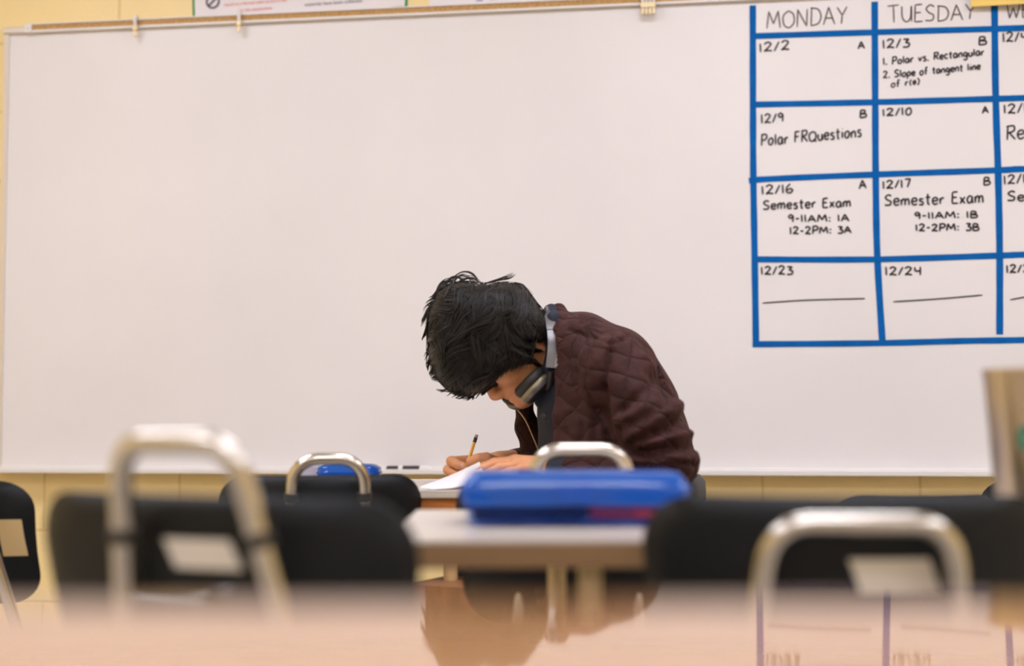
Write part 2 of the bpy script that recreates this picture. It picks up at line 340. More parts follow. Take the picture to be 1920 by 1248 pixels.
# stroke alphabet for the handwriting: width, strokes (y: 0 baseline, 1 cap height); strokes marked '.' stay angular
G = {
'A': (.72, [[(0,0), (.33,1)], [(.33,1), (.72,0)], [(.12,.38), (.6,.36)]]), 'B': (.6, ['.', [(.05,0), (.08,1)], [(.08,1), (.5,.95), (.5,.6), (.12,.52)], [(.12,.52), (.62,.45), (.6,.05), (.05,0)]]),
'D': (.68, [[(.05,0), (.08,1)], [(0,1), (.5,.9), (.68,.5), (.5,.1), (.02,0)]]), 'E': (.52, [[(.04,0), (.06,1)], [(.06,1), (.5,1.03)], [(.06,.53), (.42,.55)], [(.04,0), (.52,.02)]]),
'F': (.52, [[(.04,0), (.07,1)], [(.0,1), (.5,1.03)], [(.06,.52), (.42,.56)]]), 'M': (.85, ['.', [(0,0), (.12,1), (.42,.25), (.72,1), (.85,0)]]), 'N': (.7, ['.', [(.02,0), (.05,1), (.62,.02), (.66,1)]]),
'O': (.75, [[(.38,1), (.05,.72), (.08,.2), (.4,0), (.72,.28), (.68,.78), (.36,1)]]), 'P': (.58, [[(.05,-.05), (.1,1)], [(.0,.98), (.45,1.02), (.58,.75), (.4,.5), (.08,.46)]]),
'Q': (.75, [[(.38,.9), (.05,.65), (.1,.15), (.4,.0), (.7,.28), (.65,.75), (.36,.9)], [(.45,.2), (.75,-.08)]]), 'R': (.6, [[(.06,0), (.1,1)], [(0,.98), (.5,1), (.52,.65), (.1,.5)], [(.2,.52), (.62,0)]]),
'S': (.58, [[(.55,.9), (.3,1.02), (.06,.8), (.22,.55), (.5,.38), (.42,.06), (.0,.06)]]), 'T': (.7, [[(0,1), (.7,1.04)], [(.36,1.02), (.4,0)]]), 'U': (.62, [[(.02,1), (.05,.3), (.3,0), (.55,.25), (.6,1)], [(.6,1), (.62,0)]]),
'W': (1.0, ['.', [(0,1), (.2,0), (.48,.75), (.72,0), (1.0,1)]]), 'Y': (.62, ['.', [(0,1), (.32,.5)], [(.62,1), (.32,.5), (.26,0)]]),
'a': (.5, [[(.44,.55), (.2,.62), (.02,.35), (.12,.02), (.35,.1), (.45,.55)], [(.45,.55), (.44,.15), (.54,.0)]]), 'c': (.42, [[(.42,.55), (.15,.6), (.02,.3), (.15,.02), (.42,.08)]]), 'e': (.46, [[(.04,.32), (.42,.36), (.36,.6), (.1,.56), (.03,.25), (.2,.0), (.46,.1)]]),
'f': (.42, [[(.42,.95), (.24,1.02), (.17,.75), (.16,-.02)], [(.0,.55), (.38,.57)]]), 'g': (.48, [[(.42,.55), (.15,.6), (.03,.3), (.2,.05), (.42,.3), (.44,.55)], [(.44,.55), (.44,-.25), (.2,-.42), (.02,-.28)]]), 'i': (.16, [[(.08,.58), (.09,0)], [(.09,.82), (.1,.86)]]),
'l': (.16, [[(.07,1.0), (.09,0)]]), 'm': (.72, [[(.02,.58), (.04,0)], [(.04,.35), (.2,.6), (.33,.5), (.34,0)], [(.34,.35), (.5,.6), (.64,.5), (.68,0)]]), 'n': (.48, [[(.02,.58), (.04,0)], [(.04,.35), (.24,.6), (.42,.48), (.44,0)]]),
'o': (.48, [[(.24,.6), (.03,.4), (.08,.06), (.3,.0), (.46,.28), (.38,.56), (.22,.6)]]), 'p': (.48, [[(.04,.58), (.05,-.4)], [(.05,.4), (.28,.62), (.46,.35), (.3,.04), (.06,.1)]]), 'r': (.36, [[(.03,.58), (.06,0)], [(.06,.32), (.2,.58), (.36,.54)]]),
's': (.4, [[(.38,.55), (.14,.6), (.08,.42), (.34,.25), (.3,.02), (.02,.04)]]), 't': (.4, [[(.18,.95), (.2,.1), (.34,.02)], [(.0,.62), (.4,.64)]]), 'u': (.48, [[(.03,.58), (.06,.12), (.26,.0), (.42,.2), (.43,.58)], [(.43,.58), (.48,.02)]]), 'v': (.42, ['.', [(0,.58), (.2,0), (.42,.6)]]), 'x': (.44, [[(.02,.58), (.42,0)], [(.42,.6), (0,0)]]),
'0': (.5, [[(.26,.95), (.05,.6), (.1,.12), (.3,.02), (.48,.35), (.42,.85), (.24,.95)]]), '1': (.16, [[(.05,1), (.09,0)]]), '2': (.58, [[(.02,.82), (.25,1.02), (.5,.82), (.3,.4), (.02,.02)], [(.02,.02), (.2,.1), (.58,.02)]]), '3': (.52, [[(.05,.98), (.5,.95)], [(.5,.95), (.22,.58)], [(.22,.58), (.52,.42), (.42,.05), (.02,.04)]]),
'4': (.56, [[(.06,.95), (.08,.45)], [(.08,.45), (.52,.48)], [(.5,1), (.5,-.05)]]), '6': (.5, [[(.32,1), (.06,.6), (.06,.12), (.3,.0), (.5,.25), (.34,.46), (.08,.3)]]), '7': (.5, [[(.02,.95), (.5,1)], [(.5,1), (.24,0)]]), '9': (.5, [[(.46,.8), (.22,1.0), (.04,.76), (.2,.52), (.45,.75)], [(.46,.85), (.42,0)]]),
'/': (.34, [[(.34,1), (.0,-.02)]]), '-': (.36, [[(.02,.45), (.34,.47)]]), ':': (.2, [[(.09,.50), (.12,.70)], [(.09,.02), (.12,.22)]]), '.': (.16, [[(.05,-.04), (.11,.16)]]), '(': (.26, [[(.25,.85), (.06,.45), (.18,-.05)]]), ')': (.26, [[(.03,.95), (.24,.5), (.06,-.1)]]),
'\u03b8': (.4, [[(.2,.62), (.03,.4), (.12,.08), (.34,.2), (.34,.52), (.2,.62)], [(.06,.34), (.36,.38)]]), ' ': (.34, [])}
def write(text, x0, y0, x1, y1, cap, m='ink', wpx=3.3, sp=.16):
    adv = [G[ch][0]+sp for ch in text]; tot = sum(adv)-sp
    sx = (x1-x0)/tot; mb = MB(); x = 0; dy = (y1-y0)/max(x1-x0, 1)
    for ch, a in zip(text, adv):
        st = G[ch][1]; ang = '.' in st
        j = random.uniform(-.03, .03)*cap; js = random.uniform(.95, 1.06)
        for s in st:
            if s == '.': continue
            P = np.array(s, float) if (ang or len(s) < 3) else catmull(s, 6)
            px = x0 + (x+P[:, 0])*sx; py = y0 + (px-x0)*dy - P[:, 1]*cap*js + j
            pq = np.stack([px, py], 1)
            if ang:
                for k in range(len(pq)-1): mb_stroke(mb, pq[k:k+2], wpx)
            else: mb_stroke(mb, pq, wpx)
        x += a
    return mb.build('handwriting', M[m], wb, smooth=False)
def mb_stroke(mb, pp, wpx):
    if len(pp) == 2: pp = np.array([pp[0]+(pp[1]-pp[0])*t for t in np.linspace(0, 1, 5)])
    P = bpoly(pp); P = P + np.array([0, -.0006, 0]); T = np.gradient(P, axis=0); T /= np.linalg.norm(T, axis=1)[:, None]+1e-9
    W = np.cross(T, np.array([0, -1., 0])); w = wpx*3.72/FPX*np.ones(len(P)); w[0] *= .7; w[-1] *= .7
    # round ends and a short overlap make the pen line continuous
    mb.strip(P, W, w, (0, -1, 0), .0003)
for a in (('MONDAY', 1438, 54, 1588, 45, 33, 'faded_ink', 2.8), ('TUESDAY', 1664, 43, 1829, 36, 30, 'faded_ink', 2.8), ('WED', 1888, 35, 1950, 31, 26, 'faded_ink', 2.8),
          ('12/2', 1424, 98, 1480, 93, 17), ('A', 1609, 92, 1621, 91, 14), ('12/3', 1655, 91, 1705, 88, 16), ('B', 1835, 84, 1849, 83, 16),
          ('1. Polar vs. Rectangular', 1656, 122, 1845, 103, 13, 'ink', 2.9), ('2. Slope of tangent line', 1656, 147, 1838, 130, 13, 'ink', 2.9), ('of r(\u03b8)', 1671, 164, 1724, 158, 13, 'ink', 2.7), ('12/4', 1880, 79, 1926, 77, 17),
          ('12/9', 1427, 231, 1469, 228, 16), ('B', 1612, 221, 1624, 220, 15), ('Polar FRQuestions', 1427, 273, 1615, 256, 20), ('12/10', 1655, 218, 1709, 215, 14), ('A', 1842, 213, 1853, 212, 13),
          ('12/11', 1882, 213, 1932, 210, 17), ('Re', 1887, 263, 1920, 260, 26), ('12/16', 1428, 365, 1486, 361, 16), ('A', 1611, 354, 1624, 353, 16), ('Semester Exam', 1431, 393, 1595, 387, 17),
          ('9-11AM: 1A', 1478, 416, 1592, 415, 13), ('12-2PM: 3A', 1481, 439, 1596, 437, 13), ('12/17', 1655, 354, 1707, 351, 15), ('B', 1844, 347, 1856, 346, 14), ('Semester Exam', 1659, 386, 1844, 380, 20),
          ('9-11AM: 1B', 1715, 411, 1832, 408, 13), ('12-2PM: 3B', 1717, 433, 1835, 432, 13), ('12/1', 1882, 346, 1922, 343, 17), ('Se', 1889, 377, 1920, 376, 17),
          ('12/23', 1427, 515, 1486, 514, 15), ('12/24', 1660, 516, 1727, 515, 15), ('12/2', 1887, 512, 1930, 510, 15)): write(*a)
for p in ([(1430, 568), (1500, 563), (1560, 561), (1622, 559.5)], [(1675, 565.5), (1760, 560), (1842, 553)], [(1894, 562), (1930, 555)]):
    mb = MB(); mb_stroke(mb, catmull(p, 6), 2.7); mb.build('handwriting', M['ink'], wb, smooth=False)

# ------------------------------------------------------------------ clips hanging on the tack rail
def clip(px, py, label, dx=0.0, k=1.0):
    p = onwall(px, py, .03); t = empty('rail_clip', (p[0]+dx, WALL-.036, zt+.004))
    tag(t, label, 'clip', 'clips on the tack rail')
    h = MB(); h.tube(catmull([(0, .006, .022), (0, -.004, .024), (0, -.009, .016), (0, -.009, .004), (0, -.006, -.006)], 5), .0052*k, 10); h.build('hook', M['white_plastic'], t)
    c = MB(); c.box((-.0065*k, -.012, -.018), (.0065*k, -.004, -.004)); c.box((-.0045*k, -.010, -.036), (.0045*k, -.005, -.018)); c.tube([(-.0075*k, -.009, -.017), (.0075*k, -.009, -.017)], .0025, 8)
    bevel(c.build('metal_clamp', M['cream_metal'], t, smooth=False), .0012)
clip(257, 58, 'white rail clip nearest the corner of the whiteboard')
clip(451, 49, 'lone white rail clip under the green-bordered poster')
for i, w in enumerate(('first', 'second', 'third', 'fourth')):
    clip(1216, 20, f'rail clip bunched with three others, {w} of the bunch from the poster side', dx=(i-1.5)*.0098, k=.78)

# ------------------------------------------------------------------ posters and the yellow sheet
def text_mesh(body, size, m, name, parent, origin, ux, uz, n, sx=1.0):
    cu = bpy.data.curves.new(name, 'FONT'); cu.body = body; cu.size = size; cu.align_x = 'LEFT'
    o = bpy.data.objects.new(name, cu); col.objects.link(o); bpy.context.view_layer.update()
    me = bpy.data.meshes.new_from_object(o.evaluated_get(bpy.context.evaluated_depsgraph_get()))
    bpy.data.objects.remove(o); bpy.data.curves.remove(cu)
    v = np.array([q.co[:] for q in me.vertices]); fs = [tuple(p.vertices) for p in me.polygons]; bpy.data.meshes.remove(me)
    ux, uz, n, origin = map(lambda a: np.asarray(a, float), (ux, uz, n, origin))
    w = origin + np.outer(v[:, 0]*sx, ux) + np.outer(v[:, 1], uz) + n*.0006
    mb = MB(); mb.add(w, fs); return mb.build(name, m, parent, smooth=False)
def sheet(name, quad, off, m, t=.001):
    P = np.array([onwall(x, y, off) for x, y in quad]); mb = MB()
    mb.add(np.concatenate([P, P+np.array([0, -t, 0])]), [(0, 1, 2, 3), (7, 6, 5, 4), (0, 4, 5, 1), (1, 5, 6, 2), (2, 6, 7, 3), (3, 7, 4, 0)]); return mb
ps = empty('poster', onwall(563, 20, .002)); ps['_abs'] = 1; bpy.context.view_layer.update()
tag(ps, 'white rules poster with a green border and red print above the whiteboard', 'poster')
sheet('p', [(362, 43), (764, 15), (772, -230), (356, -205)], .0015, None).build('border', M['green'], ps, smooth=False)
sheet('p', [(366, 41), (759, 11), (766, -226), (360, -200)], .0027, None, .0006).build('sheet', M['paper'], ps, smooth=False)
def ptext(body, x0, y0, x1, y1, h, m):
    a, b = onwall(x0, y0, .0034), onwall(x1, y1, .0034); u = b-a; L = np.linalg.norm(u); u /= L; uz = np.cross(np.array([0, -1., 0]), u); uz = uz if uz[2] > 0 else -uz
    size = h*4.0/FPX
    o = text_mesh(body, size, m, 'lettering', ps, a, u, uz, (0, -1, 0)); 
    return o
ptext('result in a formal referral and a call', 420, 12, 545, 2, 8.6, M['red_ink'])
ptext('for the assessment.', 447, 22, 515, 17, 8.6, M['red_ink'])
ptext('materials have been collected.', 571, 12, 690, 3, 9.2, M['dark_ink'])
ic = MB(); cpt = onwall(399, 3, .0036); rr = 12*4.0/FPX
ic.tube([cpt+rr*np.array([math.cos(a), 0, math.sin(a)]) for a in np.linspace(0, 2*math.pi, 33)], .0028, 6); ic.tube([cpt+rr*np.array([-.7, 0, -.7]), cpt+rr*np.array([.7, 0, .7])], .0028, 6)
ic.build('prohibition_sign', M['dark_ink'], ps)
p2 = tag(sheet('p', [(805, 17), (1208, -3), (1212, -200), (803, -180)], .0015, None).build('paper_notice', M['paper'], smooth=False), 'plain white paper notice above the whiteboard beside the green-bordered poster', 'notice')
bpy.context.view_layer.update()
for x0, x1, y in ((893, 905, 1), (920, 932, -2)):
    a, b = onwall(x0, y, .0028), onwall(x1, y-.5, .0028); mk = MB(); mk.strip([a, b], (0, 0, 1), .003, (0, -1, 0), .0004); mk.build('blue_print', M['tape'], p2, smooth=False)
q = [(1820.5, 13), (1990, 4.5), (1988, -90), (1818, -80)]
yp = np.array([onwall(x, y, .035) for x, y in q]); mb = MB(); n = 9; vs = []
for j in range(n):
    for i in range(n):
        a, b = i/(n-1), j/(n-1); p = (yp[0]*(1-a)+yp[1]*a)*(1-b)+(yp[3]*(1-a)+yp[2]*a)*b; p = p+np.array([0, .016*b*b-.004*math.sin(a*3), 0]); vs.append(p)
vs = np.array(vs); vs2 = vs+np.array([0, -.0008, 0]); fs = []
for j in range(n-1):
    for i in range(n-1):
        k = j*n+i; fs += [(k, k+1, k+n+1, k+n), (k+n*n, k+n+n*n, k+n+1+n*n, k+1+n*n)]
edge = [i for i in range(n)]+[n*j+n-1 for j in range(1, n)]+[n*(n-1)+i for i in range(n-2, -1, -1)]+[n*j for j in range(n-2, 0, -1)]
fs += [(edge[i], edge[(i+1) % len(edge)], edge[(i+1) % len(edge)]+n*n, edge[i]+n*n) for i in range(len(edge))]
mb.add(np.concatenate([vs, vs2]), fs)
tag(mb.build('yellow_sheet', M['yellow_paper']), 'yellow paper sheet hanging over the top of the calendar grid', 'paper')

# ------------------------------------------------------------------ marker on the tray
def marker(px0, px1, label, cap, grp):
    a = onwall(px0, 874, .055); b = onwall(px1, 874, .055); L = b[0]-a[0]; z = zb-.009+.0085
    t = empty('whiteboard_marker', (a[0], WALL-.042, z)); tag(t, label, 'marker', grp)
    X = (1, 0, 0)
    MB().lathe([(.0075, .03), (.0085, .034), (.0085, L-.012), (.006, L-.004), (.004, L)], (0, 0, 0), X, 20).build('barrel', M['white_plastic'], t)
    MB().lathe([(.007, 0), (.0084, .003), (.0084, .033)], (0, 0, 0), X, 20).build('cap', cap, t)
    MB().lathe([(.0087, .045), (.0087, L-.03)], (0, 0, 0), X, 20).build('printed_band', M['ink'], t)
marker(723, 806, 'dry-erase marker with a black cap lying on the whiteboard tray', M['ink'], None)

# ------------------------------------------------------------------ chairs
def chair(loc_px, d, yaw, label, shell_top=.785, handle_top=.85, shell_w=.385, shell_h=.225, hw=.068, splay=.13, rec=15, hback=.0, sticker=None, handle=True, bend=.05, group='black classroom chairs', z_shift=0, rings=True, curve=.035, dx=0.0, tuck=False, seat_w=None):
    tr_ = math.tan(R(rec)); yb = -.20
    def yback(z): return yb + (shell_top-z)*tr_
    p = V(loc_px[0], loc_px[1], d)       # where the middle of the shell's top edge stands
    ang = YAW+yaw; off = np.array([math.cos(ang)*0 - math.sin(ang)*yb, math.sin(ang)*0 + math.cos(ang)*yb, 0])
    w = world(p)-off
    t = empty('classroom_chair', (w[0], w[1], 0), ang); tag(t, label, 'chair', group)
    # back shell: a rounded plate, wrapped forward at its sides, with a rolled lip
    cz = shell_top-shell_h/2
    def back(u, v, side, q):
        z = cz+v; u2 = u*(1-.10*(.5-v/shell_h)); y = yback(z) + curve*(u/(shell_w/2))**2*2.0 - .012*math.cos(min(1, abs(v)/(shell_h/2))*math.pi/2)
        e = max(0, q-.86)/.14; y += .010*e*e
        return (u2, y + (.005 if side else 0), z)
    bk = MB(); bk.plate(rrect(shell_w, shell_h, .055, 8), back, .005, 9); bk.build('backrest', M['black_plastic'], t, sharp=60)
    # seat
    def seat(u, v, side, q):
        z = .435 + .012*(abs(u)/.19)**2 - .02*max(0, (v-.1)/.1)**2; e = max(0, q-.86)/.14; z -= .012*e*e
        return (u, v+.02, z+(0 if side else -.006))
    st = MB(); st.plate(rrect(seat_w or shell_w+.02, .40, .07, 8), seat, .006, 9); st.build('seat', M['black_plastic'], t, sharp=60)
    # tube loop with the handle at its top
    rt = .0105
    def xs(z): return hw + splay*max(0, handle_top-.03-z)
    def yt(z): return yback(z) - .024 - hback*max(0, (z-shell_top+.06))/.12 + (.045*min(1, max(0, (shell_top-.035-z)/.03)) if tuck else 0)
    zl = .46; pts = []
    for s in (-1, 1):
        leg = []
        for z in np.linspace(zl, handle_top-bend-rt, 18): leg.append((dx+s*xs(z), yt(z), z))
        arc = []
        if handle:
            for a in np.linspace(0, 90, 7)[1:]:
                z = handle_top-rt-bend+bend*math.sin(R(a)); x = xs(handle_top-bend)-bend*(1-math.cos(R(a))); arc.append((dx+s*x, yt(z), z))
        pts.append(leg+arc)
    if handle: MB().tube(np.array(pts[0]+pts[1][::-1]), rt, 16).build('back_frame', M['chrome'], t)
    else:
        zc = shell_top-.06
        for P in pts: MB().tube(np.array([q for q in P if q[2] < zc]), rt, 14).build('back_frame', M['chrome'], t)
    if rings:
        for s in (-1, 1):
            z = shell_top-.034; MB().tube([(dx+s*xs(q), yt(q), q) for q in (z-.006, z+.006)], rt+.0022, 14).build('rivet_ring', M['rivet'], t)
    for s in (-1, 1):
        x0 = xs(zl)+s*dx; y0 = yt(zl)
        MB().tube(catmull([(s*x0, y0, zl), (s*(x0+.004), y0+.012, .435), (s*(x0+.006), y0+.05, .415), (s*.15, .19, .415)], 6), rt*.95, 12).build('seat_rail', M['chrome'], t)
        lg = MB(); lg.tube(catmull([(s*.152, .15, .41), (s*.165, .185, .38), (s*.19, .215, .012)], 6), rt*.95, 12)
        lo = lg.build('leg', M['chrome'], t); MB().lathe([(.013, 0), (.014, .004), (.013, .022)], (s*.19, .215, 0), (0, 0, 1), 14).build('rubber_foot', M['rubber'], lo)
        lg = MB(); lg.tube(catmull([(s*(x0+.006), y0+.05, .415), (s*(x0+.02), y0+.02, .37), (s*.195, y0-.10, .012)], 6), rt*.95, 12)
        lo = lg.build('leg', M['chrome'], t); MB().lathe([(.013, 0), (.014, .004), (.013, .022)], (s*.195, y0-.10, 0), (0, 0, 1), 14).build('rubber_foot', M['rubber'], lo)
    if sticker:
        x0, x1, z0, z1, skew, m = sticker
        def sk(u, v, side, q):
            b = back(u/(1-.10*(.5-v/shell_h)), v, 0, 0); return (u, b[1]-.0012-(.0006 if not side else 0), b[2])
        o = np.array([(x0+(x1-x0)*a+skew*(1-b), (z0-cz)+(z1-z0)*b) for a, b in ((0, 0), (.25, 0), (.5, 0), (.75, 0), (1, 0), (1, .5), (1, 1), (.75, 1), (.5, 1), (.25, 1), (0, 1), (0, .5))])
        MB().plate(o, sk, .001, 4).build('paper_label', m, t)
    return t
bpy.context.view_layer.update()
# the two close chairs
chair((340, 915), 1.26, R(-25), 'closest black chair, tall chrome handle, white label, left of the pale table', .795, .853, shell_w=.425, hw=.063, splay=.165, rec=15, bend=.031, curve=.02, dx=.021, sticker=(-.022, .048, .731, .757, .012, M['sticker']))
chair((1615, 934), 1.36, R(-3), 'black chair in front of the steel tumbler with a wide low chrome handle', .787, .774, shell_w=.42, hw=.088, splay=.10, rec=15, hback=.0, bend=.04, dx=-.003, sticker=(-.012, .066, .696, .728, .012, M['sticker']), rings=False)
# chairs in the rows beyond
chair((604, 890), 2.44, R(9), 'black chair with a chrome handle directly in front of the small closed blue box', .768, .808, shell_w=.365, hw=.060, splay=.05, rec=12, dx=.010, bend=.042, seat_w=.325)
chair((1087, 880), 2.12, R(0), 'black chair whose chrome handle rises behind the large blue box', .778, .829, shell_w=.385, hw=.068, splay=.10, rec=12, tuck=True, bend=.040)
chair((-162, 898), 2.50, R(-20), 'black chair with a tan label on its back, near the corner of the whiteboard', .758, .80, shell_w=.385, shell_h=.22, hw=.14, splay=.2, rec=15, sticker=(.142, .176, .625, .69, 0, M['sticker_tan']))
chair((1745, 926), 2.25, R(4), 'low black chair without a handle, right behind the steel tumbler', .742, .80, shell_w=.30, rec=10, handle=False, rings=False)
chair((1322, 905), 2.78, R(80), 'black chair the person in the burgundy jacket sits on', .752, .79, shell_w=.385, shell_h=.22, rec=8, hw=.06, splay=.1, handle=False, rings=False, curve=.008)

chair((2003, 908), 2.75, R(-2), 'black chair whose corner peeks out beside the base of the steel tumbler', .745, .80, shell_w=.30, rec=10, handle=False, rings=False)
# ------------------------------------------------------------------ tables
def table(name, label, x0, x1, y0, y1, z, th, top_m, edge_m, legs, leg_m, apron=None, slope=0.0):
    cx, cy = (x0+x1)/2, (y0+y1)/2; w = world((cx, cy, 0)); t = empty(name, (w[0], w[1], 0), YAW); tag(t, label, 'table' if 'table' in name else 'desk')
    hx, hy = (x1-x0)/2, (y1-y0)/2
    sl = lambda p: (p[0], p[1], p[2]+(hy-p[1])*slope)
    MB().box((-hx, -hy, z-.003), (hx, hy, z), sl).build('table_top', top_m, t, smooth=False)
    bevel(MB().box((-hx, -hy, z-th), (hx, hy, z-.003), sl).build('edge_band', edge_m, t, smooth=False), .002)
    if apron:
        h, m = apron; a = MB(); i = .012
        for lo, hi in (((-hx+i, -hy+i, z-th-h), (hx-i, -hy+i+.018, z-th)), ((-hx+i, hy-i-.018, z-th-h), (hx-i, hy-i, z-th)), ((-hx+i, -hy+i+.018, z-th-h), (-hx+i+.018, hy-i-.018, z-th)), ((hx-i-.018, -hy+i+.018, z-th-h), (hx-i, hy-i-.018, z-th))): a.box(lo, hi)
        a.build('apron', m, t, smooth=False)
    for lx, ly in legs:
        lo = MB().tube([(lx-cx, ly-cy, z-th+(y1-ly)*slope), (lx-cx, ly-cy, .014)], .013, 14).build('leg', leg_m, t)
        MB().lathe([(.015, 0), (.016, .004), (.015, .02)], (lx-cx, ly-cy, 0), (0, 0, 1), 14).build('rubber_foot', M['rubber'], lo)
    return t
# the table the lens looks across
ZF = H-.0745
table('glossy_table', 'glossy tan laminate table across the bottom, closest of all tables', -1.0, 1.0, -.35, .585, ZF, .03, M['laminate_tan'], M['laminate_tan'], [(-.95, .55), (.95, .55), (-.95, -.3), (.95, -.3)], M['cream_metal'], slope=math.tan(R(.62)))
# the table with the blue box
ZM = .735
def dpt(py, z): return (H-z)*FPX/(py-790)
y0m, y1m = VZ(1000, 1012, ZM)[1], VZ(1000, 955, ZM)[1]
xa, xb = -.135, .95
t = table('pale_table', 'pale laminate table with a brown edge under the large blue box', xa, xb, y0m, y1m, ZM, .030, M['laminate_white'], M['edge_brown'], [(VZd(1105, y0m+.05, 0)[0], y0m+.05), (xb-.06, y0m+.05), (VZd(1043, y1m-.05, 0)[0], y1m-.05), (xb-.06, y1m-.05)], M['cream_metal'])
# the desk of the person
ZS = .736
ys0, ys1 = 2.56, 3.10
xs0 = VZd(428, 2.6, 0)[0]; xs1 = VZd(1003, 2.6, 0)[0]
t = table('student_desk', 'small wooden student desk the person writes on', xs0, xs1, ys0, ys1, ZS, .013, M['laminate_white'], M['laminate_white'], [(xs0+.016, ys0+.03), (VZd(845, ys0+.03, 0)[0], ys0+.03), (xs0+.016, ys1-.03), (VZd(845, ys1-.03, 0)[0], ys1-.03)], M['tan_wood'], apron=(.032, M['orange_wood']))
cx, cy = (xs0+xs1)/2, (ys0+ys1)/2
A_, B_ = VZ(760, 1095, .575), VZ(838, 1078.5, .575); e_ = B_-A_; g_ = np.array([e_[1], -e_[0], 0])*.95
sh = np.array([A_, B_, B_+g_, A_+g_])-np.array([cx, cy, 0])
MB().add(np.concatenate([sh+np.array([0, 0, -.105]), sh]), [(3, 2, 1, 0), (4, 5, 6, 7), (0, 1, 5, 4), (1, 2, 6, 5), (2, 3, 7, 6), (3, 0, 4, 7)]).build('book_box', M['brown_wood'], t, smooth=False)
# ------------------------------------------------------------------ things on the tables
def yobj(name, px, d, z, rz=0.0):                 # an Empty on a level surface, turned with the view frame
    w = world(VZd(px, d, z)); return empty(name, w, YAW+rz)
# large blue box, translucent, with pens inside
db = dpt(986, ZM)
bx = yobj('pencil_box', 1073, db+.075, ZM); tag(bx, 'large translucent blue pencil box on the pale table', 'box')
w2, d2 = .133, .075
def shell_box(w0, d0, w1, d1, z0, z1, th, r):
    mb = MB(); lo = rrect(w0*2, d0*2, r, 5); hi = lo*np.array([w1/w0, d1/d0]); n = len(lo)
    def ring(o, z, s): return np.column_stack([o[:, 0]*(1-s/w0), o[:, 1]*(1-s/d0), np.full(n, z)])
    rings = [ring(lo, z0, .006), ring(lo, z0+.004, 0), ring(hi, z1, 0), ring(hi, z1, th), ring(lo, z0+.006, th), ]
    v = np.concatenate(rings); f = []
    for i in range(4):
        for j in range(n): f.append((i*n+j, i*n+(j+1) % n, (i+1)*n+(j+1) % n, (i+1)*n+j))
    f += [tuple(range(n))[::-1], tuple(range(4*n, 5*n))]
    return mb.add(v, f)
shell_box(w2-.006, d2-.006, w2+.003, d2+.003, 0, .048, .0018, .018).build('body', M['blue'], bx)
lid = MB(); o = rrect((w2+.006)*2, (d2+.006)*2, .022, 5); n = len(o)
rr_ = [(.968, .025), (1.0, .045), (.985, .0485), (.915, .0620), (.88, .0640), (.3, .0648)]
v = np.concatenate([np.column_stack([o*q, np.full(n, z)]) for q, z in rr_]); f = [(i*n+j, i*n+(j+1) % n, (i+1)*n+(j+1) % n, (i+1)*n+j) for i in range(len(rr_)-1) for j in range(n)]; f.append(tuple(range((len(rr_)-1)*n, len(rr_)*n)))
lid.add(v, f); lo_ = lid.build('lid', M['blue_lid'], bx, sharp=35)
MB().box((-.022, -d2-.013, .030), (.022, -d2-.004, .050)).build('latch', M['blue_lid'], bx)
def pen(name, px, d, z, L, rz, m, capm, label, r=.0075):
    t = yobj(name, px, d, z+r, rz); tag(t, label, 'marker', 'pens inside the blue box')
    MB().lathe([(.003, 0), (r*.9, .004), (r, .01), (r, L*.66)], (-L/2, 0, 0), (1, 0, 0), 18).build('barrel', m, t)
    MB().lathe([(r*1.06, L*.66), (r*1.06, L-.003), (r*.8, L)], (-L/2, 0, 0), (1, 0, 0), 18).build('cap', capm, t)
zin = ZM+.007
pen('marker', 1166, db+.016, zin, .084, R(0), M['red_plastic'], M['red_plastic'], 'red marker lying inside the large blue box', .0105)
pen('marker', 990, db+.018, zin, .135, R(2), M['dark_plastic'], M['dark_plastic'], 'dark marker at the front of the blue box, pointing at the red marker', .0095)
pen('marker', 990, db+.040, zin, .130, R(-6), M['dark_plastic'], M['dark_plastic'], 'dark marker in the middle of the large blue box', .0095)
pen('marker', 1010, db+.064, zin, .140, R(4), M['dark_plastic'], M['dark_plastic'], 'dark marker against the rear wall of the large blue box', .0095)
for i_, (px_, dd_) in enumerate(((985, .03), (1030, .048))): pen('marker', px_, db+dd_, zin+.0205, .105, R(3-6*i_), M['dark_plastic'], M['dark_plastic'], ('upper dark marker toward the front of the large blue box', 'upper dark marker toward the rear of the large blue box')[i_], .0085)
# tumbler
dt = 1.62
tb = yobj('tumbler', 1925, dt, ZM); tag(tb, 'brushed steel tumbler with a green emblem on the pale table', 'tumbler')
kt = FPX/dt; ht = (996-694)/kt
MB().lathe([(.030, .001), (.0335, .004), (.0345, .02), (.046, ht*.93), (.0465, ht*.955), (.045, ht*.96)], n=56).build('body', M['steel'], tb)
MB().lathe([(.0462, ht*.955), (.0475, ht*.958), (.0480, ht*.998), (.047, ht), (.044, ht), (.0435, ht*.99), (.001, ht*.99)], n=56).build('lid', M['steel'], tb)
em = MB(); ez = (996-822)/kt
def onbody(a, z): rad = .0345+(.046-.0345)*(z-.02)/(ht*.93-.02)+.0006; return (rad*math.sin(a), -rad*math.cos(a), z)
P_, Q_ = [], []
for i in range(25):
    a = 2*math.pi*i/24; P_.append(onbody(-.33+.26*math.cos(a), ez+.0150*math.sin(a))); Q_.append(onbody(-.33+.08*math.cos(a), ez+.004*math.sin(a)))
em.add(P_+Q_, [(i, i+1, 25+i+1, 25+i) for i in range(24)]); em.build('emblem', M['logo_green'], tb)
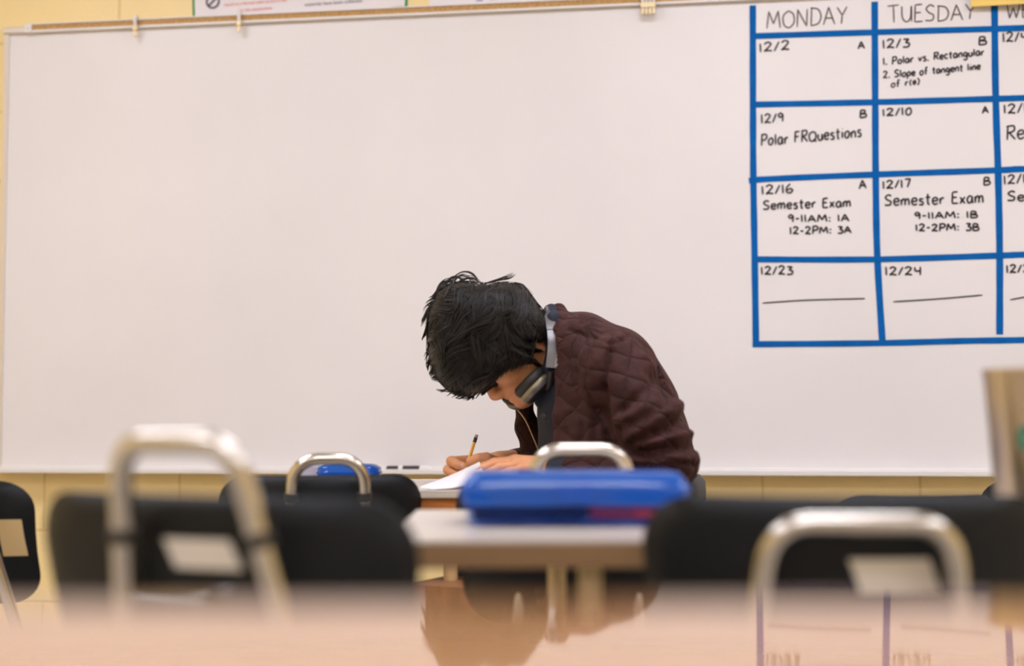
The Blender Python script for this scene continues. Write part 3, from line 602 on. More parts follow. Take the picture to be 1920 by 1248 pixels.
# small closed blue box and a clear one on the student's desk
sb = yobj('pencil_box', 656, 2.93, ZS); tag(sb, 'small closed blue pencil box on the student desk behind a chrome chair handle', 'box')
ks = FPX/2.93; hb = .86-ZS-(868-790)/ks
b_ = MB(); b_.plate(rrect(.126, .085, .022, 6), lambda u, v, s, q: (u, v, (hb - .008*max(0, (q-.7)/.3)**2) if s else .0), 1, 8); b_.build('body', M['blue_lid'], sb, sharp=70)
r_ = MB(); o = rrect(.130, .089, .023, 6); n = len(o); r_.add(np.concatenate([np.column_stack([o, np.full(n, z)]) for z in (hb*.50, hb*.58)]+[np.column_stack([o*.97, np.full(n, z)]) for z in (hb*.58, hb*.50)]), [(i*n+j, i*n+(j+1) % n, ((i+1) % 4)*n+(j+1) % n, ((i+1) % 4)*n+j) for i in range(4) for j in range(n)]); r_.build('lid_rim', M['blue_lid'], sb)
eb = yobj('eraser_block', 585, 2.95, ZS); tag(eb, 'pale grey box beside the small blue pencil box on the student desk', 'box')
bevel(MB().box((-.028, -.03, 0), (.022, .03, hb*.93)).build('body', mat('lavender_plastic', (.42, .40, .48), .4), eb, smooth=False), .004)
# notebook and the sheet of paper the person writes on
nb = yobj('notebook', 925, 2.86, ZS); tag(nb, 'closed white notebook under the sheet of paper on the student desk', 'notebook')
MB().box((-.085, -.10, .001), (.10, .10, .009)).build('pages', M['paper'], nb, smooth=False); MB().box((-.087, -.102, .009), (.102, .102, .0102)).build('cover', M['paper'], nb, smooth=False)
def paper_surface():
    up = [V(789, 911, 2.70), V(812, 903, 2.72), V(850, 888, 2.735), V(878, 875, 2.74), V(899, 865, 2.74)]
    lo = [V(787, 919, 2.565), V(815, 917, 2.585), V(850, 914, 2.60), V(885, 904, 2.62), V(912, 890, 2.64)]
    U_, L_ = catmull(up, 6), catmull(lo, 6); rows = 9; vs = []
    for j in range(rows):
        t = j/(rows-1); vs.append(L_*(1-t)+U_*t + np.outer(np.sin(np.linspace(0, 1, len(U_))*math.pi)*0+1, (0, 0, -.004*math.sin(t*math.pi))))
    return np.array(vs)
S_ = paper_surface(); rows, cols = S_.shape[:2]; v = S_.reshape(-1, 3); v = np.concatenate([v, v+np.array([0, .0002, -.0006])]); N_ = rows*cols; f = []
for j in range(rows-1):
    for i in range(cols-1):
        k = j*cols+i; f += [(k, k+1, k+cols+1, k+cols), (k+N_, k+cols+N_, k+cols+1+N_, k+1+N_)]
pp = abs_empty('sheet_of_paper', world(VZd(840, 2.66, ZS))); tag(pp, 'white sheet curling up under the hands of the person', 'paper')
MB().add(v, f).build('sheet', M['paper'], pp, world_xf=XF)
# ------------------------------------------------------------------ the person: distance fields turned into one continuous surface
D0 = 2.80
def P(px, py, dy=0.0): return V(px, py, D0+dy)
class Field:
    def __init__(s, lo, hi, h):
        s.lo = np.array(lo, float); s.h = h; s.n = np.ceil((np.array(hi)-s.lo)/h).astype(int)+1
        s.ax = [(s.lo[i]+h*np.arange(s.n[i])).astype(np.float32) for i in range(3)]
        s.D = np.full(s.n, 1.0, np.float32)
    def _sub(s, lo, hi, m=.035):
        a = np.clip(np.floor((np.array(lo)-m-s.lo)/s.h).astype(int), 0, s.n); b = np.clip(np.ceil((np.array(hi)+m-s.lo)/s.h).astype(int)+1, 0, s.n)
        sl = tuple(slice(a[i], b[i]) for i in range(3)); X = s.ax[0][sl[0]][:, None, None]; Y = s.ax[1][sl[1]][None, :, None]; Z = s.ax[2][sl[2]][None, None, :]
        return sl, X, Y, Z
    def _mix(s, sl, d, k, cut):
        a = s.D[sl]
        if cut: d = -d; h = np.clip(.5-.5*(a-d)/k, 0, 1); s.D[sl] = a+(d-a)*h+k*h*(1-h) if k > 0 else np.maximum(a, d)
        else: h = np.clip(.5+.5*(a-d)/k, 0, 1); s.D[sl] = d*h+a*(1-h)-k*h*(1-h)
    def cone(s, a, b, ra, rb, k=.012, sy=1.0, cut=False):     # tapered capsule, sy stretches it along the view depth
        a = np.asarray(a, float); b = np.asarray(b, float); m = max(ra, rb)*max(1, sy)
        sl, X, Y, Z = s._sub(np.minimum(a, b)-m, np.maximum(a, b)+m); cy = (a[1]+b[1])/2
        A = a.copy(); B = b.copy(); A[1] = cy+(a[1]-cy)/sy; B[1] = cy+(b[1]-cy)/sy; Yq = cy+(Y-cy)/sy
        d = B-A; L2 = d.dot(d)+1e-12
        t = np.clip(((X-A[0])*d[0]+(Yq-A[1])*d[1]+(Z-A[2])*d[2])/L2, 0, 1)
        q = np.sqrt((X-A[0]-t*d[0])**2+(Yq-A[1]-t*d[1])**2+(Z-A[2]-t*d[2])**2)-(ra+(rb-ra)*t)
        s._mix(sl, q.astype(np.float32), k, cut); return s
    def chain(s, pts, rs, k=.012, sy=1.0):
        for i in range(len(pts)-1): s.cone(pts[i], pts[i+1], rs[i], rs[i+1], k, sy)
        return s
    def ell(s, c, axes, r, k=.012, cut=False):
        c = np.asarray(c, float); m = max(r); sl, X, Y, Z = s._sub(c-m, c+m); q = 0; g = 0
        for ax, ri in zip(axes, r):
            u = (X-c[0])*ax[0]+(Y-c[1])*ax[1]+(Z-c[2])*ax[2]; q = q+(u/ri)**2; g = g+(u/ri**2)**2
        q = np.sqrt(q); d = q*(q-1)/np.sqrt(g+1e-9); s._mix(sl, d.astype(np.float32), k, cut); return s
    def surface(s):
        D = s.D; ins = D < 0; n = s.n
        c = np.zeros(n-1, np.int8)
        for i in (0, 1):
            for j in (0, 1):
                for k in (0, 1): c += ins[i:n[0]-1+i, j:n[1]-1+j, k:n[2]-1+k]
        act = np.argwhere((c > 0) & (c < 8)); idx = np.full(n-1, -1, np.int32); idx[tuple(act.T)] = np.arange(len(act))
        cor = {(i, j, k): D[act[:, 0]+i, act[:, 1]+j, act[:, 2]+k] for i in (0, 1) for j in (0, 1) for k in (0, 1)}
        S = np.zeros((len(act), 3)); C = np.zeros(len(act))
        for a in cor:
            for e in range(3):
                if a[e]: continue
                b = list(a); b[e] = 1; b = tuple(b); va, vb = cor[a], cor[b]; m = (va < 0) != (vb < 0)
                t = np.where(m, va/np.where(m, va-vb, 1), 0); p = np.tile(np.array(a, float), (len(act), 1)); p[:, e] += t
                S[m] += p[m]; C[m] += 1
        v = s.lo+s.h*(act+S/np.maximum(C, 1)[:, None]); F = []
        for e in range(3):
            f, g = (e+1) % 3, (e+2) % 3
            sa = [slice(None)]*3; sb = [slice(None)]*3; sa[e] = slice(0, n[e]-1); sb[e] = slice(1, n[e])
            ch = np.argwhere(ins[tuple(sa)] != ins[tuple(sb)]); ch = ch[(ch[:, f] > 0) & (ch[:, g] > 0) & (ch[:, f] < n[f]-1) & (ch[:, g] < n[g]-1)]
            q = []
            for df, dg in ((-1, -1), (0, -1), (0, 0), (-1, 0)):
                cc = ch.copy(); cc[:, f] += df; cc[:, g] += dg; q.append(idx[tuple(cc.T)])
            q = np.stack(q, 1); out = ins[tuple(ch.T)]; q[~out] = q[~out][:, ::-1]; F.append(q)
        return v, np.concatenate(F)
def vnormals(v, F):
    nrm = np.cross(v[F[:, 2]]-v[F[:, 0]], v[F[:, 3]]-v[F[:, 1]]); N = np.zeros_like(v)
    for i in range(4):
        for a in range(3): N[:, a] += np.bincount(F[:, i], nrm[:, a], len(v))
    return N/(np.linalg.norm(N, axis=1)[:, None]+1e-12)
def fmesh(name, v, F, m, parent, attr=None):
    v = v @ Rz.T; mi = np.array(parent.matrix_basis.inverted()); v = v @ mi[:3, :3].T+mi[:3, 3]
    me = bpy.data.meshes.new(name); me.vertices.add(len(v)); me.vertices.foreach_set('co', v.ravel().astype(np.float32))
    me.loops.add(F.size); me.loops.foreach_set('vertex_index', F.ravel().astype(np.int32)); me.polygons.add(len(F))
    me.polygons.foreach_set('loop_start', (np.arange(len(F))*4).astype(np.int32)); me.polygons.foreach_set('use_smooth', [True]*len(F)); me.update(calc_edges=True)
    me.materials.append(m)
    if attr is not None:
        a = me.attributes.new('quilt', 'FLOAT_VECTOR', 'POINT'); a.data.foreach_set('vector', attr.astype(np.float32).ravel())
    o = bpy.data.objects.new(name, me); col.objects.link(o); o.parent = parent; return o
per = empty('person', world(VZd(1205, D0, 0)), YAW); per['_abs'] = 1
tag(per, 'person in a quilted burgundy jacket bent low over a desk, writing with a pencil', 'person')

HC = P(930, 625); HF = np.array([-.65, 0, -.76]); HU = np.array([-.76, 0, .65]); HS = np.array([0, -1., 0]); HA = (HF, HU, HS)
def hp(f, u, s=0.0): return HC+HF*f+HU*u+HS*s
bd = Field((-.30, 2.42, 0), (.42, 3.2, 1.18), .0029)
bd.ell(hp(-.006, .008), HA, (.081, .075, .068)); bd.ell(hp(.018, -.05), HA, (.058, .072, .056), .02)
for s in (-1, 1):
    bd.cone(hp(-.022, -.080, s*.048), hp(.056, -.124, s*.014), .020, .018, .02); bd.ell(hp(.046, -.064, s*.036), HA, (.026, .030, .024), .015)
    bd.ell(hp(.066, -.026, s*.030), HA, (.016, .014, .018), .006); bd.ell(hp(.070, -.008, s*.028), HA, (.013, .009, .024), .008)
    bd.ell(hp(-.026, -.050, s*.073), (HF*.97+HS*s*-.25, HU, HS*s*.97+HF*.25), (.020, .031, .0075), .006); bd.ell(hp(-.022, -.046, s*.081), HA, (.010, .017, .006), .004, cut=True)
    bd.ell(hp(.087, -.083, s*.012), HA, (.010, .009, .0085), .006)
bd.cone(hp(.074, -.022), hp(.0925, -.076), .0085, .0125, .01)
bd.ell(hp(.064, -.122), HA, (.019, .018, .020), .012)
bd.ell(hp(.058, -.092), HA, (.024, .024, .030), .012)
bd.ell(hp(.074, -.098), HA, (.012, .0055, .020), .005); bd.ell(hp(.072, -.109), HA, (.012, .0060, .018), .005)
bd.cone(hp(-.025, -.06), P(1062, 668), .052, .060, .02)
bd.chain([P(1066, 672), P(1122, 735), P(1152, 850), P(1172, 1000), P(1198, 1092)], [.05, .085, .100, .095, .085], .03, 1.35)
for s, (sh_, el, wr) in ((-1, (P(1142, 694, -.155), P(1250, 868, -.24), P(1052, 882, -.165))), (1, (P(1086, 682, .165), P(1075, 864, .26), P(938, 868, .10)))):
    bd.cone(sh_, el, .036, .032, .02); bd.cone(el, wr, .037, .025, .012)
    hip, kn, an = P(1200, 1098, s*.09), P(912, 1082, s*.12), np.array([P(985, 1000)[0], D0+s*.12, .085])
    bd.cone(hip, kn, .060, .046, .02); bd.cone(kn, an, .046, .032, .015); bd.cone(an+np.array([.03, 0, -.035]), an+np.array([-.135, 0, -.055]), .034, .026, .015)
# near (left) hand, resting flat on the sheet
wl = P(1050, 882, -.165); kn = [P(966, 863, -.075), P(968, 866, -.095), P(975, 872, -.115), P(986, 879, -.133)]
for q, r in zip(kn, (.0125, .0125, .012, .011)): bd.cone(wl, q, .0175, r, .008)
bd.cone(P(1010, 874, -.13), P(975, 869, -.105), .018, .014, .008)
for pts, r in (([kn[0], P(927, 867, -.068), P(905, 875, -.064), P(889, 882, -.062)], .0092), ([kn[1], P(928, 870, -.090), P(908, 878, -.087), P(896, 884, -.086)], .0094),
               ([kn[2], P(938, 876, -.113), P(920, 884, -.112), P(906, 889, -.111)], .0088), ([kn[3], P(955, 883, -.138), P(938, 889, -.139), P(922, 894, -.139)], .0080),
               ([P(1015, 880, -.115), P(985, 884, -.055), P(962, 888, -.035), P(945, 891, -.025)], .0105)):
    bd.chain(pts, [r*1.08, r, r*.93, r*.80], .0035)
# far (right) hand, closed round the pencil
wr = P(938, 868, .10); kr = [P(896, 861, .098), P(898, 868, .115), P(902, 876, .125), P(908, 884, .130)]
for q in kr: bd.cone(wr, q, .019, .0125, .008)
for pts, r in (([kr[0], P(846, 864, .075), P(857, 870, .055), P(870, 873.5, .047)], .0098), ([kr[1], P(840, 880, .092), P(850, 887, .070), P(866, 889, .058)], .0098),
               ([kr[2], P(846, 888, .108), P(856, 895, .088), P(872, 897, .075)], .0092), ([kr[3], P(856, 894, .12), P(866, 901, .105), P(882, 903, .095)], .0082),
               ([P(932, 866, .06), P(912, 858, .035), P(897, 859, .030), P(882, 865, .034)], .0108)):
    bd.chain(pts, [r*1.05, r*1.02, r*.95, r*.82], .0035)
bv, bf = bd.surface(); fmesh('body', bv, bf, M['skin'], per); del bd
nl = MB(); nl.lathe([(.0001, 0), (.0036, .0004), (.0050, .0016)], P(868.5, 873, .0385), (.1, 1, .1), 14); nl.build('fingernail', M['nail'], per, world_xf=XF)

# jacket
TOR = [P(1072, 652), P(1114, 714), P(1142, 787), P(1156, 870), P(1168, 960), P(1188, 1060)]; TR = [.066, .108, .134, .143, .138, .14]
SN = [P(1150, 690, -.175), P(1212, 782, -.225), P(1252, 866, -.25), P(1150, 887, -.215), P(1082, 885, -.185)]; SNR = [.066, .064, .056, .047, .036]
SF = [P(1088, 682, .17), P(1080, 780, .23), P(1072, 862, .27), P(1010, 868, .20), P(966, 869, .135)]; SFR = [.064, .06, .052, .040, .031]
jk = Field((-.06, 2.40, .52), (.42, 3.22, 1.10), .0037)
jk.chain(TOR, TR, .04, 1.45)
jk.cone(P(1090, 644, -.09), P(1090, 644, .09), .055, .055, .03); jk.cone(P(1150, 695, -.12), P(1150, 695, .12), .082, .082, .03)
jk.chain(SN, SNR, .006); jk.chain(SF, SFR, .010)
# front opening: everything between the two front edges is taken out, then the far front panel is put back
x_edge = P(1043, 780, -.13)[0]
sl, X, Y, Z = jk._sub((-.06, D0-.128, .5), (x_edge, D0+.075, 1.03), 0)
q = np.maximum.reduce([np.broadcast_to(X-x_edge-.10*(Y-(D0-.13))*0, jk.D[sl].shape), np.broadcast_to(D0-.128-Y, jk.D[sl].shape), np.broadcast_to(Y-D0-.075, jk.D[sl].shape)])
jk.D[sl] = np.maximum(jk.D[sl], -q)
jk.chain([P(982, 768, .10), P(990, 800, .105), P(1004, 845, .11), P(1020, 900, .11)], [.018, .024, .028, .028], .012, 1.0)
jk.chain([P(1043, 586, .05), P(1047, 584, 0), P(1060, 604, -.055), P(1064, 650, -.092), P(1056, 700, -.108), P(1048, 780, -.128), P(1046, 870, -.135)], [.014, .014, .014, .014, .013, .009, .008], .010)
jk.chain([P(1043, 586, .05), P(1040, 620, .09), P(1015, 690, .10), P(985, 762, .10)], [.014, .014, .013, .012], .010)
jv, jf = jk.surface(); del jk
jn = vnormals(jv, jf)
def bones(v, chain, rad, sy):
    best = np.full(len(v), 9.); uv = np.zeros((len(v), 2)); acc = 0
    for i in range(len(chain)-1):
        a, b = chain[i].copy(), chain[i+1].copy(); d = b-a; L = np.linalg.norm(d); d /= L
        w = v-a; t = np.clip(w@d, 0, L); r = rad[i]+(rad[i+1]-rad[i])*t/L; off = w-np.outer(t, d); off2 = off*np.array([1, 1/sy, 1])
        dist = np.linalg.norm(off2, axis=1)-r; e1 = np.array([0, -1., 0]); e1 -= d*d.dot(e1); e1 /= np.linalg.norm(e1); e2 = np.cross(d, e1)
        ang = np.arctan2(off@e2, off@e1); m = dist < best; best[m] = dist[m]
        uv[m, 0] = ang[m]*.12*(1.1 if sy > 1 else .62); uv[m, 1] = acc+(w@d)[m]; acc += L
    return best, uv
res = [bones(jv, TOR, TR, 1.45), bones(jv, SN, SNR, 1), bones(jv, SF, SFR, 1)]
pick = np.argmin(np.stack([r[0] for r in res]), 0); Q = np.zeros((len(jv), 3))
for i in range(3): Q[pick == i, :2] = res[i][1][pick == i]
Q[:, 2] = pick
# folds and seams modelled in the surface
pxx = jv[:, 0]/jv[:, 1]*FPX+960; pyy = 790-(jv[:, 2]-H)/jv[:, 1]*FPX
disp = .0020*np.sin(jv[:, 0]*61+jv[:, 2]*37+2*np.sin(jv[:, 1]*29))*np.sin(jv[:, 2]*53-jv[:, 0]*19+1.3)
near = jv[:, 1] < D0-.10
def ridge(dst, w): return np.exp(-(dst/w)**2)
def seg(x0, y0, x1, y1):
    d = np.array([x1-x0, y1-y0], float); L = np.linalg.norm(d); d /= L; t = np.clip((pxx-x0)*d[0]+(pyy-y0)*d[1], 0, L); return np.hypot(pxx-x0-t*d[0], pyy-y0-t*d[1]), t/L
for x0, y0, x1, y1, w, a in ((1182, 836, 1282, 785, 8, -.008), (1180, 818, 1270, 760, 12, .007), (1186, 846, 1300, 838, 7, -.008), (1190, 835, 1298, 812, 9, .008), (1190, 862, 1290, 862, 8, .007), (1195, 852, 1302, 872, 6, -.006),
                            (1165, 770, 1232, 708, 9, -.006), (1158, 790, 1220, 760, 10, .006), (1225, 700, 1262, 740, 9, -.007), (1205, 672, 1236, 706, 8, .006), (1240, 690, 1255, 760, 7, -.006),
                            (1145, 655, 1128, 730, 6, -.007), (1128, 730, 1142, 850, 10, -.009), (1145, 640, 1178, 632, 4, -.004), (1068, 618, 1142, 642, 4, -.004), (1142, 642, 1180, 628, 4, -.004),
                            (1080, 700, 1072, 800, 9, -.003), (1100, 720, 1104, 830, 10, .004), (1090, 800, 1085, 870, 9, -.004), (1120, 770, 1112, 850, 8, -.003)):
    dd, t = seg(x0, y0, x1, y1); disp += np.where(near, 1.5*a*ridge(dd, w)*(1-.25*t), 0)
jv = jv+jn*disp[:, None]
for _ in range(1):                                      # light relaxation keeps the cloth soft
    acc = np.zeros_like(jv); cnt = np.zeros(len(jv))
    for a, b in ((0, 1), (1, 2), (2, 3), (3, 0)):
        for c_ in range(3): acc[:, c_] += np.bincount(jf[:, a], jv[jf[:, b], c_], len(jv))
        cnt += np.bincount(jf[:, a], minlength=len(jv))
    jv = .5*jv+.5*acc/np.maximum(cnt, 1)[:, None]
fmesh('jacket', jv, jf, M['quilt'], per, Q)
# shirt under the open jacket, with its collar, and the dark cuffs
sh = Field((-.06, 2.50, .52), (.40, 3.1, 1.12), .0042)
sh.chain([p+np.array([-.014, 0, 0]) for p in TOR], [r-.012 for r in TR], .03, 1.30)
sh.chain([P(1012, 640, .075), P(1022, 600, .05), P(1034, 585, 0), P(1040, 600, -.05), P(1040, 650, -.070), P(1030, 700, -.065), P(1014, 750, -.04)], [.014]*7, .012)
sv, sf = sh.surface(); del sh; fmesh('shirt', sv, sf, M['navy'], per)
bt = MB()
bt.lathe([(.0001, .0025), (.004, .003), (.0062, .002), (.0066, 0)], P(1019, 782, -.118), (-.45, -.85, 0), 18); bt.build('button', M['dark_plastic'], per, world_xf=XF)
cf = Field((-.08, 2.45, .70), (.25, 3.1, .86), .003)
E0 = cf.D.copy()
for a_, b_ in ((P(1085, 884, -.187), P(1052, 882, -.167)),):
    cf.D = E0.copy(); cf.cone(a_, b_, .034, .030, .004); cv, cff = cf.surface(); fmesh('cuff', cv, cff, M['navy'], per)
MB().tube(catmull([P(966, 762, .072), P(984, 785, .068), P(998, 815, .066), P(1011, 848, .066), P(1020, 885, .066)], 6), .0017, 8).build('zip', M['zip'], per, world_xf=XF)
# trousers and shoes
tr = Field((-.22, 2.5, .02), (.42, 3.12, .62), .006)
for s in (-1, 1):
    hip, kn_, an = P(1200, 1098, s*.09), P(912, 1082, s*.12), np.array([P(985, 1000)[0], D0+s*.12, .085])
    tr.cone(hip, kn_, .088, .064, .03); tr.cone(kn_, an, .062, .050, .015)
tr.cone(P(1195, 1078, -.06), P(1195, 1078, .06), .11, .11, .03)
tv, tf = tr.surface(); fmesh('trousers', tv, tf, M['denim'], per); del tr
for s in (-1, 1):
    fo = Field((-.30, D0+s*.12-.07, -.01), (.12, D0+s*.12+.07, .16), .004); an = np.array([P(985, 1000)[0], D0+s*.12, .085])
    fo.cone(an+np.array([.03, 0, -.035]), an+np.array([-.135, 0, -.050]), .047, .036, .02); fo.cone(an+np.array([.02, 0, -.03]), an+np.array([.01, 0, .02]), .046, .045, .02)
    fo.D[:, :, :3] = np.maximum(fo.D[:, :, :3], .002); fv, ff = fo.surface(); fmesh('shoe', fv, ff, M['shoe'], per)
# hair: an inner volume plus locks of strands combed from the whorl
OUT = np.array([(803,640),(801,610),(806,580),(817,560),(822,545),(840,534),(868,528),(900,531),(930,530),(958,529),(980,534),(992,548),(1004,566),(1020,585),(1031,605),(1036,635),(1033,662),(1026,688),(1012,690),(1004,664),(996,650),(990,664),(994,680),(985,686),(965,690),(946,700),(930,716),(905,731),(882,740),(862,736),(840,730),(826,716),(815,695),(806,665)], float)
HCp = np.array([915., 628.])
ang_o = np.arctan2(OUT[:, 1]-HCp[1], OUT[:, 0]-HCp[0]); rad_o = np.hypot(*(OUT-HCp).T); od = np.argsort(ang_o)
AO = np.concatenate([ang_o[od]-2*math.pi, ang_o[od], ang_o[od]+2*math.pi]); RO = np.tile(rad_o[od], 3)
def rout(a): return np.interp(a, AO, RO)
DEP = .098
def rho_of(p): return np.hypot(p[..., 0]-HCp[0], p[..., 1]-HCp[1])/rout(np.arctan2(p[..., 1]-HCp[1], p[..., 0]-HCp[0]))
def dep(rho): return DEP*np.sqrt(np.maximum(0, 1-np.minimum(rho, 1)**5))
def PV(p, y):                       # pixel pairs at depth offsets y, as points of the view frame
    d = (D0+y)[:, None]; r = _F[None]+_R1[None]*((p[:, :1]-960)/FPX)+_U1[None]*((624-p[:, 1:2])/FPX); q = r*d; q[:, 2] += H; return q
hm = MB(); nth, nph = 96, 25; vs = []
for i in range(nth):
    a = 2*math.pi*i/nth-math.pi
    for j in range(nph):
        ph = -math.pi/2+math.pi*j/(nph-1); rh = abs(math.cos(ph))**.7*.94
        pp_ = HCp+rh*rout(a)*np.array([math.cos(a), math.sin(a)]); vs.append(PV(pp_[None], np.array([np.sign(math.sin(ph))*dep(rh)*.93 if abs(rh) < .93999 else 0.]))[0])
hm.add(vs, [(i*nph+j, ((i+1) % nth)*nph+j, ((i+1) % nth)*nph+j+1, i*nph+j+1) for i in range(nth) for j in range(nph-1)])
WH = np.array([962., 533.])
def field(p, sd, t):
    d = p-WH; n = np.linalg.norm(d, axis=1)[:, None]+8; d = d/n
    g = np.zeros_like(p); g[:, 1] = 1.0; left = np.clip((HCp[0]-p[:, 0])/120, -1, 1)
    g[:, 0] = .10*left-.25*np.clip((960-p[:, 0])/100, 0, 1)*(p[:, 1] > 640)
    back = np.clip((p[:, 0]-975)/40, 0, 1)[:, None]
    v = d*.9+g*(.40+.15*t)+back*np.array([[.1, .35]])
    a = sd[:, 0]*.34+sd[:, 1]*.55*np.sin(t*6.5+sd[:, 2]*6.28)+.50*np.sin(p[:, 0]*.040+p[:, 1]*.055+sd[:, 3]*1.2)+.25*np.sin(p[:, 0]*.09-p[:, 1]*.06)
    c, s = np.cos(a)[:, None], np.sin(a)[:, None]; v = np.concatenate([v[:, :1]*c-v[:, 1:]*s, v[:, :1]*s+v[:, 1:]*c], 1)
    return v/(np.linalg.norm(v, axis=1)[:, None]+1e-6)
def locks(nl, per_, side, r0=.00075, big=1.0, near=None):
    a = rng.uniform(-math.pi, math.pi, nl*3); rh = np.sqrt(rng.uniform(0, 1, nl*3))*.97; c0 = HCp+(rh*rout(a))[:, None]*np.stack([np.cos(a), np.sin(a)], 1)
    if near is not None: c0 = c0[np.hypot(*(c0-near[0]).T) < near[1]]
    c0 = c0[(c0[:, 1] < 705)][:nl]; nl = len(c0)
    sd = np.stack([rng.normal(0, .8, nl), rng.normal(0, .8, nl), rng.random(nl), rng.random(nl)], 1); lift = rng.uniform(.0, 1, nl)**1.4*.019*big; ln = rng.uniform(70, 150, nl)
    wl_ = rng.uniform(6, 15, nl)*big; flick = rng.random(nl) < .16
    S = np.repeat(np.arange(nl), per_); n = len(S); p = c0[S]+rng.normal(0, 1, (n, 2))*wl_[S][:, None]*.55; core = c0[S].copy(); K = 15; path = []; off = rng.normal(0, .0022, n); jit = rng.normal(0, .07, n); sdS = sd[S].copy(); sdS[:, 0] += jit
    for i in range(K):
        t = i/(K-1); st = (ln[S]/(K-1))[:, None]
        rh = rho_of(p); lim = 1.012+np.where(flick[S], .09*max(0, (t-.55)/.45)**1.3, 0); k = np.where(rh > lim, lim/np.maximum(rh, 1e-6), 1)[:, None]; p = HCp+(p-HCp)*k; rh = rho_of(p)
        lf = lift[S]*math.sin(min(1, t*1.5)*math.pi/2)*(1-.45*t)+off*(1-.6*t)+.0015
        y = side*(dep(np.minimum(rh, .992))+lf); path.append(PV(p, y))
        core = core+field(core, sd[S], t)*st
        p = p+field(p, sdS, t)*st; p = p+(core-p)*(.05+.25*t)
    return np.stack(path, 1), r0*rng.uniform(.7, 1.3, n)
def strands(paths, r):
    n, K = paths.shape[:2]; T = np.gradient(paths, axis=1); T /= np.linalg.norm(T, axis=2, keepdims=True)+1e-9
    A = np.cross(T, np.array([0, 1., .15])); A /= np.linalg.norm(A, axis=2, keepdims=True)+1e-9; B = np.cross(T, A)
    tp = np.minimum(1, (1-np.linspace(0, 1, K))*2.2+.12)*np.minimum(1, np.linspace(0, 1, K)*5+.5); w = r[:, None, None]*tp[None, :, None]
    ring = np.stack([paths+A*w, paths+B*w, paths-A*w, paths-B*w], 2).reshape(-1, 3)
    base = np.arange(n)[:, None, None]*(K*4)+np.arange(K-1)[None, :, None]*4; j = np.arange(4)[None, None, :]
    F = np.stack([base+j, base+(j+1) % 4, base+4+(j+1) % 4, base+4+j], -1).reshape(-1, 4); return ring, F
chunks = [locks(340, 22, -1, .0008), locks(150, 22, 1, .0008), locks(70, 44, -1, .0008, 1.35), locks(30, 44, 1, .0008, 1.35), locks(70, 22, -1, .0008, 1.0, (WH, 48)), locks(30, 22, 1, .0008, 1.0, (WH, 48))]
Vh, Fh, nv = [], [], 0
for pth, r in chunks:
    a_, b_ = strands(pth, r); Vh.append(a_); Fh.append(b_+nv); nv += len(a_)
def wisp(pts, cnt, spread, y, r=.0006):
    global nv
    c = catmull(pts, max(2, 16//(len(pts)-1))); c = np.array([c[int(round(i))] for i in np.linspace(0, len(c)-1, 15)])
    for _ in range(cnt):
        w = np.linspace(.3, 1, 15)[:, None]*rng.normal(0, spread, 2)+rng.normal(0, spread*.4, 2); q = PV(c+w, np.full(15, y+rng.normal(0, .004)))
        a_, b_ = strands(q[None], np.array([r])); Vh.append(a_); Fh.append(b_+nv); nv += len(a_)
def arc(cx, cy, r, a0, a1, n=9): return [(cx+r*math.cos(R(a)), cy+r*math.sin(R(a))) for a in np.linspace(a0, a1, n)]
for y in (-.02, .01):
    wisp(arc(872, 533, 24, 195, 365), 3, 1.5, y, .0007); wisp(arc(868, 532, 16, 170, 380), 4, 1.5, y); wisp(arc(842, 545, 15, 40, 330), 6, 2.0, y); wisp(arc(829, 553, 9, -20, 320), 5, 1.4, y); wisp(arc(855, 540, 20, 180, 350), 6, 2, y)
    wisp(arc(845, 552, 26, 170, 300), 8, 2.2, y); wisp(arc(880, 545, 24, 200, 330), 8, 2.2, y)
    wisp([(905, 533), (925, 527), (945, 520), (962, 512)], 3, 1.6, y); wisp([(915, 530), (938, 524), (955, 521), (966, 515)], 4, 2.0, y); wisp([(925, 542), (950, 535), (975, 536), (996, 555)], 8, 2, y)
    wisp([(812, 570), (802, 582), (797, 600), (799, 615)], 2, 1.5, y, .0004); wisp([(806, 600), (803, 620), (804, 640)], 4, 1.5, y)
    wisp([(845, 715), (838, 727), (830, 731), (818, 730)], 7, 1.6, y-.03); wisp([(850, 720), (848, 734), (856, 738), (872, 737)], 6, 1.6, y-.03); wisp([(890, 715), (890, 730), (884, 738), (880, 741)], 6, 1.6, y-.03)
    wisp([(925, 700), (920, 718), (910, 728), (897, 734)], 6, 1.4, y-.05); wisp([(868, 715), (866, 730), (860, 738), (848, 736)], 5, 1.6, y-.03)
for x0 in range(930, 1000, 7):      # ragged lower edge over the cheek and before the ear
    e = np.interp(x0, (930, 945, 965, 985, 1000), (712, 697, 688, 682, 675)); wisp([(x0+14, e-42), (x0+8, e-22), (x0+1, e-4), (x0-8+rng.uniform(-4, 4), e+7+rng.uniform(-4, 6))], 7, 2.2, -.088, .0007)
for x0, x1 in ((1023, 1024), (1028, 1030)): wisp([(x0-10, 610), (x0-2, 640), (x0+3, 665), (x1+2, 692)], 7, 2.2, -.070, .0008)
hv = np.concatenate([np.concatenate(hm.v)]+Vh); hF = np.concatenate([np.array(hm.f)]+[f_+len(vs) for f_ in Fh])
fmesh('hair', hv, hF, M['hair'], per)
